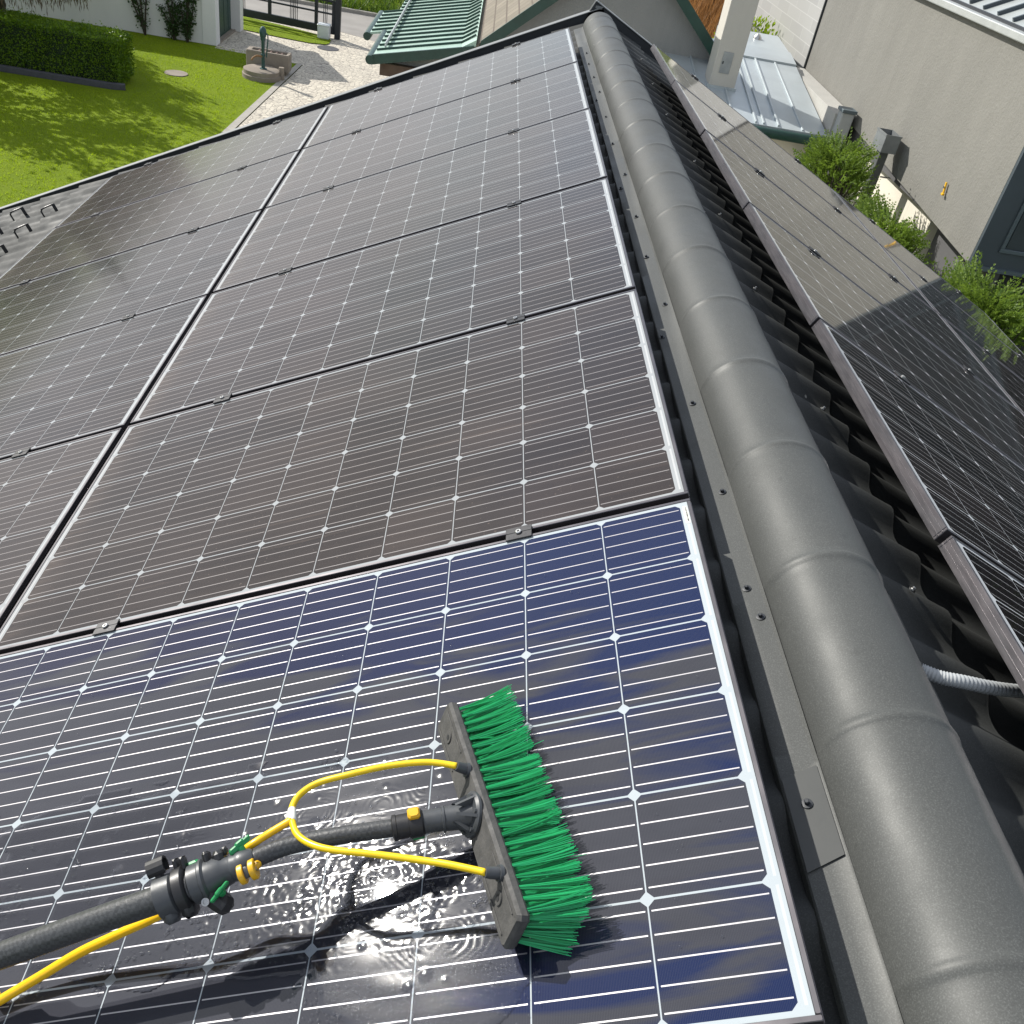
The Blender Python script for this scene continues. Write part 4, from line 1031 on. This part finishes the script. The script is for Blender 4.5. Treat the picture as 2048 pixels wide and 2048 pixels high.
for (xx, y0, y1) in ((ex-.05, 16.84, 19.2), (ex-.38, 19.10, 21.55)):
    mb = MB(); mb.tube([(xx, y0, gz(xx)-.04), (xx, y1, gz(xx)-.04)], .075, 14); cl(mb).build('gutter', M_DKGREEN, ct, smooth=R(40))
mb = MB(); mb.box((ex+.12, 16.98, ez-.30), (bx, 17.13, ez-.10)); cl(mb).build('soffit', mat("brown_timber", (.10, .065, .045), .8), ct)
mb = MB()
for k in range(12):
    y = 17.4+k*.48; mb.obox(Vector((ex+.16, y, gz(ex+.16)+.07)), (Vector((1, 0, 0)), Vector((0, 1, 0)), UP), (.02, .04, .10))
for h in (.075, .115): mb.tube([(ex+.16, 17.3, gz(ex+.16)+h), (ex+.16, 22.8, gz(ex+.16)+h)], .016, 8)
cl(mb).build('snow_guard', M_TRIM, ct)
# chimney on the annex roof
ch = thing('chimney', 'tall pale rendered chimney with a small metal hatch on the zinc roof', 'chimney', (3.50, 16.2, GZ)); HO = Vector((3.50, 16.2, GZ))
def hl2(mb): mb.v = [tuple(Vector(v)-HO) for v in mb.v]; return mb
mb = MB(); mb.box((3.28, 16.0, -2.6), (3.72, 16.48, -.42), .008); shaft = hl2(mb).build('shaft', stucco("chimney_render", (.50, .48, .43), (.44, .425, .385), .3, 50), ch)
mb = MB(); mb.box((3.25, 15.97, -2.3), (3.75, 16.51, -2.02)); hl2(mb).build('flashing', M_ZINC, ch)
mb = MB(); mb.box((3.385, 15.985, -1.82), (3.555, 15.999, -1.50), .003); hatch = hl2(mb).build('inspection_hatch', mat("hatch_metal", (.36, .38, .39), .45, .5), ch)
mb = MB(); mb.box((3.40, 15.978, -1.68), (3.42, 15.986, -1.64)); hl2(mb).build('latch', M_IRON, hatch)
# annex with zinc roof
an = thing('annex', 'low cream annex with a sloping zinc sheet roof and green gutter', 'annex', (4.2, 16.2, GZ)); AO = Vector((4.2, 16.2, GZ))
def al(mb): mb.v = [tuple(Vector(v)-AO) for v in mb.v]; return mb
def zz(y): return -2.26+(y-14.85)*.175
mb = MB(); mb.prism([(2.3, 14.85, zz(14.85)), (5.13, 14.85, zz(14.85)), (5.13, 17.6, zz(17.6)), (2.3, 17.6, zz(17.6))], (0, 0, -.05))
mb.prism([(2.3, 17.6, zz(17.6)+.03), (5.13, 17.6, zz(17.6)+.03), (5.13, 18.2, zz(17.6)+.12), (2.3, 18.2, zz(17.6)+.12)], (0, 0, -.12))
mb.prism([(4.1, 18.3, zz(17.6)+.10), (5.13, 18.25, zz(17.6)+.10), (5.13, 19.3, zz(17.6)+.20), (3.9, 19.3, zz(17.6)+.20)], (0, 0, -.3))
nzv = Vector((0, -.172, .985)); dzv = Vector((0, .985, .172))
for (xa, xb, hgt) in ((4.345, 4.305, .035), (4.72, 4.715, .022), (4.10, 4.06, .03), (3.98, 3.93, .03), (3.6, 3.55, .03), (3.1, 3.1, .03)):
    a = Vector((xb, 14.88, zz(14.88))); c = Vector((xa, 17.58, zz(17.58))); d = (c-a); L = d.length; d.normalize(); sx_ = d.cross(nzv).normalized()
    mb.obox((a+c)/2+nzv*hgt/2, (d, sx_, nzv), (L, .028, hgt), .004)
al(mb).build('zinc_roof', M_ZINC, an)
mb = MB(); mb.tube([(2.3, 14.80, -2.34), (5.16, 14.80, -2.36)], .075, 14); al(mb).build('gutter', M_DKGREEN, an, smooth=R(40))
mb = MB(); mb.box((4.86, 14.72, -2.75), (5.02, 14.86, -2.40), .02); mb.tube([(4.95, 14.80, -2.70), (4.95, 14.95, -3.0), (4.95, 14.98, -4.95)], .045, 10); al(mb).build('downpipe', M_DKGREEN, an, smooth=R(40))
mb = MB(); mb.box((2.4, 15.0, GZ), (4.98, 18.2, -2.33)); al(mb).build('wall', M_CREAM, an)
mb = MB(); mb.lathe((4.62, 18.85, -1.82), UP, [(0, .05), (.16, .05), (.17, .085), (.23, .075), (.28, .03)], 14); tag(mb.build('vent_cap', M_STEEL, smooth=R(40)), 'small silver vent cap rising behind the zinc roof', 'vent')
# green corner board hanging by the chimney
# ------------------------------------------------------------------ neighbour's building
nb = thing('neighbour_building', 'big taupe rendered building with slate front and pale metal roof', 'building', (7.5, 12, GZ)); NO = Vector((7.5, 12, GZ))
def nl_(mb): mb.v = [tuple(Vector(v)-NO) for v in mb.v]; return mb
XN = 5.5
mb = MB(); mb.prism([(XN, 9.95, -2.33), (XN, 9.95, -.08), (XN, 18.2, -.08), (XN, 18.2, -1.90)], (.30, 0, 0)); nl_(mb).build('upper_wall', M_STUC_N, nb)
mb = MB(); mb.box((XN-.02, 18.24, -1.87), (XN+.28, 23.5, .3)); nl_(mb).build('tiled_wall', M_TWALL, nb)
mb = MB(); mb.box((XN-.05, 18.2, -1.90), (XN+.10, 23.5, -1.868)); mb.box((XN-.03, 18.195, -1.868), (XN+.05, 18.24, .3)); nl_(mb).build('edge_strip', M_IRON, nb)
mb = MB(); mb.box((XN-.10, 18.3, -2.05), (XN+.1, 23.5, -1.90)); mb.box((XN-.06, 18.3, GZ), (XN+.1, 23.5, -2.06)); nl_(mb).build('base_ledge', M_STUC_N, nb)
mb = MB(); mb.box((XN+.20, 11.60, GZ), (XN+.4, 18.2, -1.85)); nl_(mb).build('plinth_wall', M_CREAM, nb)
mb = MB(); mb.box((XN+.34, 10.02, GZ), (XN+.5, 11.6, -2.1)); nl_(mb).build('recess_wall', M_PLINTH, nb)
mb = MB(); mb.box((XN+.06, 9.97, -2.28), (16, 18.2, -2.05)); nl_(mb).build('soffit', M_PLINTH, nb)
# slate front: splayed cladding frame around a sunk window band
mb = MB(); mb.box((XN+.003, 9.90, -2.33), (16, 9.985, -.06)); fc = nl_(mb).build('slate_front', M_SLATE, nb)
mb = MB(); mb.box((XN-.02, 9.86, -2.37), (16, 9.90, -2.325)); nl_(mb).build('slate_edge', M_SLATE2, fc)
mb = MB(); 
for (lo, hi) in (((XN+.27, 9.875, -2.13), (16, 9.899, -2.085)), ((XN+.27, 9.875, -2.083), (XN+.315, 9.899, -.10))): mb.box(lo, hi, .004)
nl_(mb).build('window_frame', M_SLATE2, fc)
mb = MB(); mb.box((XN+.33, 9.888, -2.07), (16, 9.898, -.10)); nl_(mb).build('window_band', mat("dark_window_band", (.040, .052, .062), .35), fc)
mb = MB(); mb.box((XN+.505, 10.06, GZ), (16, 10.4, -2.3)); nl_(mb).build('void_shade_wall', M_DARK, nb)  # dark wall put in for the shaded void below the slate front
# eaves trim and metal roof rising away
mb = MB(); mb.box((XN-.10, 9.80, -.10), (XN+.04, 18.4, -.015), .01); mb.box((XN+.045, 9.80, -.10), (XN+.30, 18.4, -.045)); nl_(mb).build('eaves_trim', M_TRIM, nb)
mb = MB(); mb.box((XN+.03, 9.80, -.044), (XN+.09, 18.4, .015)); nl_(mb).build('eaves_flashing', M_IRON, nb)
pit = .50
mb = MB(); mb.prism([(XN+.10, 9.80, -.02), (XN+4.5, 9.80, -.02+4.4*pit), (XN+4.5, 9.80, -.06+4.4*pit), (XN+.10, 9.80, -.06)], (0, 8.6, 0))
nl_(mb).build('metal_roof', M_NROOF, nb)
mb = MB(); dd = Vector((1, 0, pit)).normalized(); nn = Vector((-pit, 0, 1)).normalized()
for k in range(20):
    y = 9.95+k*.43; mb.obox(Vector((XN+.16, y, -.02+.06*pit))+dd*2.4+nn*.02, (dd, Vector((0, 1, 0)), nn), (4.8, .035, .05))
nl_(mb).build('roof_seam', M_SLATE, nb)
# corner post and parapet beside the annex
pw = thing('parapet_wall', 'grey rendered parapet wall with capped end post beside the zinc roof', 'wall', (5.28, 15, GZ)); PO_ = Vector((5.28, 15, GZ))
def pl_(mb): mb.v = [tuple(Vector(v)-PO_) for v in mb.v]; return mb
mb = MB(); mb.prism([(5.17, 14.95, GZ), (5.17, 14.95, -1.93), (5.17, 18.2, -1.88), (5.17, 18.2, GZ)], (.31, 0, 0)); pl_(mb).build('wall', stucco("parapet_render", (.42, .41, .38), (.36, .355, .33), .3, 40), pw)
mb = MB(); mb.box((5.20, 14.74, GZ), (5.40, 14.95, -1.86), .01); pl_(mb).build('end_post', stucco("post_render", (.36, .375, .375), (.31, .325, .325), .25, 40), pw)
mb = MB(); mb.box((5.18, 14.71, -1.858), (5.42, 14.98, -1.81), .006); pl_(mb).build('post_cap', M_SLATE2, pw)
# rain hopper and its pipe, standing off the wall
rh = thing('rain_hopper', 'open grey sheet metal rain hopper on a downpipe in front of the taupe wall', 'downpipe', (5.27, 12.95, GZ)); RO = Vector((5.27, 12.95, GZ))
def rl(mb): mb.v = [tuple(Vector(v)-RO) for v in mb.v]; return mb
mb = MB(); x0, x1, y0, y1, z0, z1 = 5.16, 5.38, 12.74, 13.12, -1.90, -1.66; t_ = .012
mb.box((x0, y0, z0), (x0+t_, y1, z1)); mb.box((x1-t_, y0, z0), (x1, y1, z1)); mb.box((x0+t_, y0, z0), (x1-t_, y0+t_, z1-.002)); mb.box((x0+t_, y1-t_, z0), (x1-t_, y1, z1-.002)); mb.box((x0+t_, y0+t_, z0+.002), (x1-t_, y1-t_, z0+.014))
for (lo, hi) in (((x0-.008, y0-.008, z1-.02), (x0, y1+.008, z1+.002)), ((x0, y0-.008, z1-.02), (x1+.008, y0, z1+.002))): mb.box(lo, hi)
rl(mb).build('hopper_box', mat("hopper_sheet", (.24, .255, .26), .42, .4), rh)
mb = MB(); mb.box((5.21, 12.84, GZ), (5.33, 13.00, -1.905), .006); rl(mb).build('pipe', mat("pipe_sheet", (.13, .14, .14), .45, .3), rh)
mb = MB(); mb.tube([(5.35, 12.86, -2.25), (5.50, 12.86, -2.25)], .012, 8); rl(mb).build('bracket', M_STEEL, rh)
# yellow anchor on the wall
ya_ = thing('wall_anchor', 'small yellow anchor sticking out of the taupe wall', 'anchor', (5.47, 11.17, -1.84))
mb = MB(); mb.obox((0, 0, 0), (Vector((0, .28, .96)), Vector((1, 0, 0)), Vector((0, .96, -.28))), (.14, .022, .026), .005); mb.obox((-.01, -.03, -.07), (Vector((0, 1, 0)), Vector((1, 0, 0)), UP), (.05, .03, .025), .004); mb.build('tab', M_YELLOWP, ya_)
mb = MB(); mb.lathe((-.016, .0, .01), (-1, 0, 0), [(0, .012), (.008, .010)], 10); mb.build('pin', M_STEEL, ya_)

# junipers along the gap between the houses
def spray(mb, p, d, L, n_):
    d = d.normalized(); s_ = d.cross(rv()).normalized(); u_ = s_.cross(d)
    tw = rnd.uniform(-.25, .25)
    for i in range(n_):
        t = i/n_; q = p+d*L*t+Vector((0, 0, .16*L*t*t))+s_*tw*L*t*t
        for sg in (-1, 1, 0):
            dd_ = (d*.95+s_*sg*rnd.uniform(.35, .7)+u_*rnd.uniform(-.5, .5)).normalized(); l = L*.24*(1-.55*t)*rnd.uniform(.6, 1.2)
            w_ = dd_.cross(u_+rv()*.3).normalized()*.0075
            mb.add([q-w_*.6, q+dd_*l*.45-w_, q+dd_*l, q+dd_*l*.45+w_, q+w_*.6], [(0, 1, 2, 3, 4)])
def juniper(x, y, z_top, rx, ry, lab, ns):
    t = thing('juniper', lab, 'shrub', (x, y, GZ), 'junipers between the houses')
    tb = MB(); lb = MB(); H = z_top-GZ
    tb.tube([(0, 0, 0), (.02, .03, H*.5), (0, 0, H*.8)], [.07, .05, .02], 7)
    for k in range(ns):
        a = rnd.uniform(0, 6.283); e = rnd.random()**.5; zz_ = H*(1-.55*rnd.random()**1.6)
        lob = .75+.5*mnoise.noise((math.cos(a)*1.7+x, math.sin(a)*1.7+y, zz_*1.1))
        prof = math.sqrt(max(.08, 1-((zz_-H*.62)/(H*.42))**2))
        p = Vector((math.cos(a)*rx*e*lob*prof, math.sin(a)*ry*e*lob*prof, zz_*(.90+.16*lob*.5)))
        d = Vector((math.cos(a)*rx, math.sin(a)*ry, 0)).normalized()*.8+Vector((0, 0, rnd.uniform(.05, .75)))+rv()*.35
        spray(lb, p, d, rnd.uniform(.13, .27), 7)
        if k % 14 == 0: tb.tube([Vector((0, 0, H*.4)), p*.55+Vector((0, 0, H*.18)), p], [.025, .014, .005], 4)
    tb.build('trunk', M_BARK, t); lb.build('foliage', M_JUN, t)
juniper(4.45, 12.3, -1.78, .75, 1.5, 'feathery green juniper below the zinc roof corner and the hopper', 2300)
juniper(4.45, 10.0, -1.90, .55, 1.5, 'thin feathery juniper in the middle of the gap before the white wall', 1500)
juniper(4.60, 7.7, -1.78, .72, 1.5, 'bright juniper with spiky tips in front of the dark undercroft', 2000)

# vegetation beyond the chimney
def bush(x, y, z, r, h, m, lab, n_, ll):
    t = thing('laurel_bush', lab, 'bush', (x, y, z)); lb = MB(); tb = MB()
    for k in range(10):
        e = Vector((rnd.gauss(0, r*.4), rnd.gauss(0, r*.4), h*rnd.uniform(.5, .9))); tb.tube([(0, 0, 0), e*.5, e], [.03, .02, .008], 5)
    for _ in range(n_):
        v = rv(); q = (.55+.45*rnd.random()); p = Vector((v.x*r*q, v.y*r*q, h*.5+v.z*h*.5*q))*(1+.2*mnoise.noise((v.x*2+x, v.y*2, v.z*2)))
        d = v+rv()*.6; d.z += .4; leaf(lb, p, d, rv(), ll*rnd.uniform(.7, 1.2), ll*.45)
    tb.build('stems', M_BARK, t); lb.build('foliage', m, t)
bush(4.95, 20.6, -3.6, .85, 2.1, M_LAUREL, 'bright yellow-green laurel bush behind the zinc roof', 3600, .10)
bush(3.55, 19.6, -3.2, .55, 1.35, M_LAUREL, 'yellow-green laurel bush glimpsed left of the chimney', 2000, .10)
b = MB()
for _ in range(9000):
    x = rnd.uniform(2.2, 9.5); y = rnd.uniform(23.2, 31); blades(b, x, y, GZ+(y-23)*.267, 3, 1.5, .25, .022, .7)
kind(b.build('reeds', M_REED), 'stuff')
def slope(u, v): return (2+10*u, 23+9*v, GZ+2.4*v+.1*mnoise.noise((u*9, v*9, 0)))
b = MB(); b.grid(slope, 20, 16); kind(b.build('reed_slope', M_SOIL, smooth=True), 'structure')
# garden of the neighbour to the right, seen mirrored in the shaded panels
tree('conifer', 12.5, 8.0, 6.5, 2.6, .6, M_TREE, 'dark leafy tree in the garden to the right of the neighbour front', 4200)
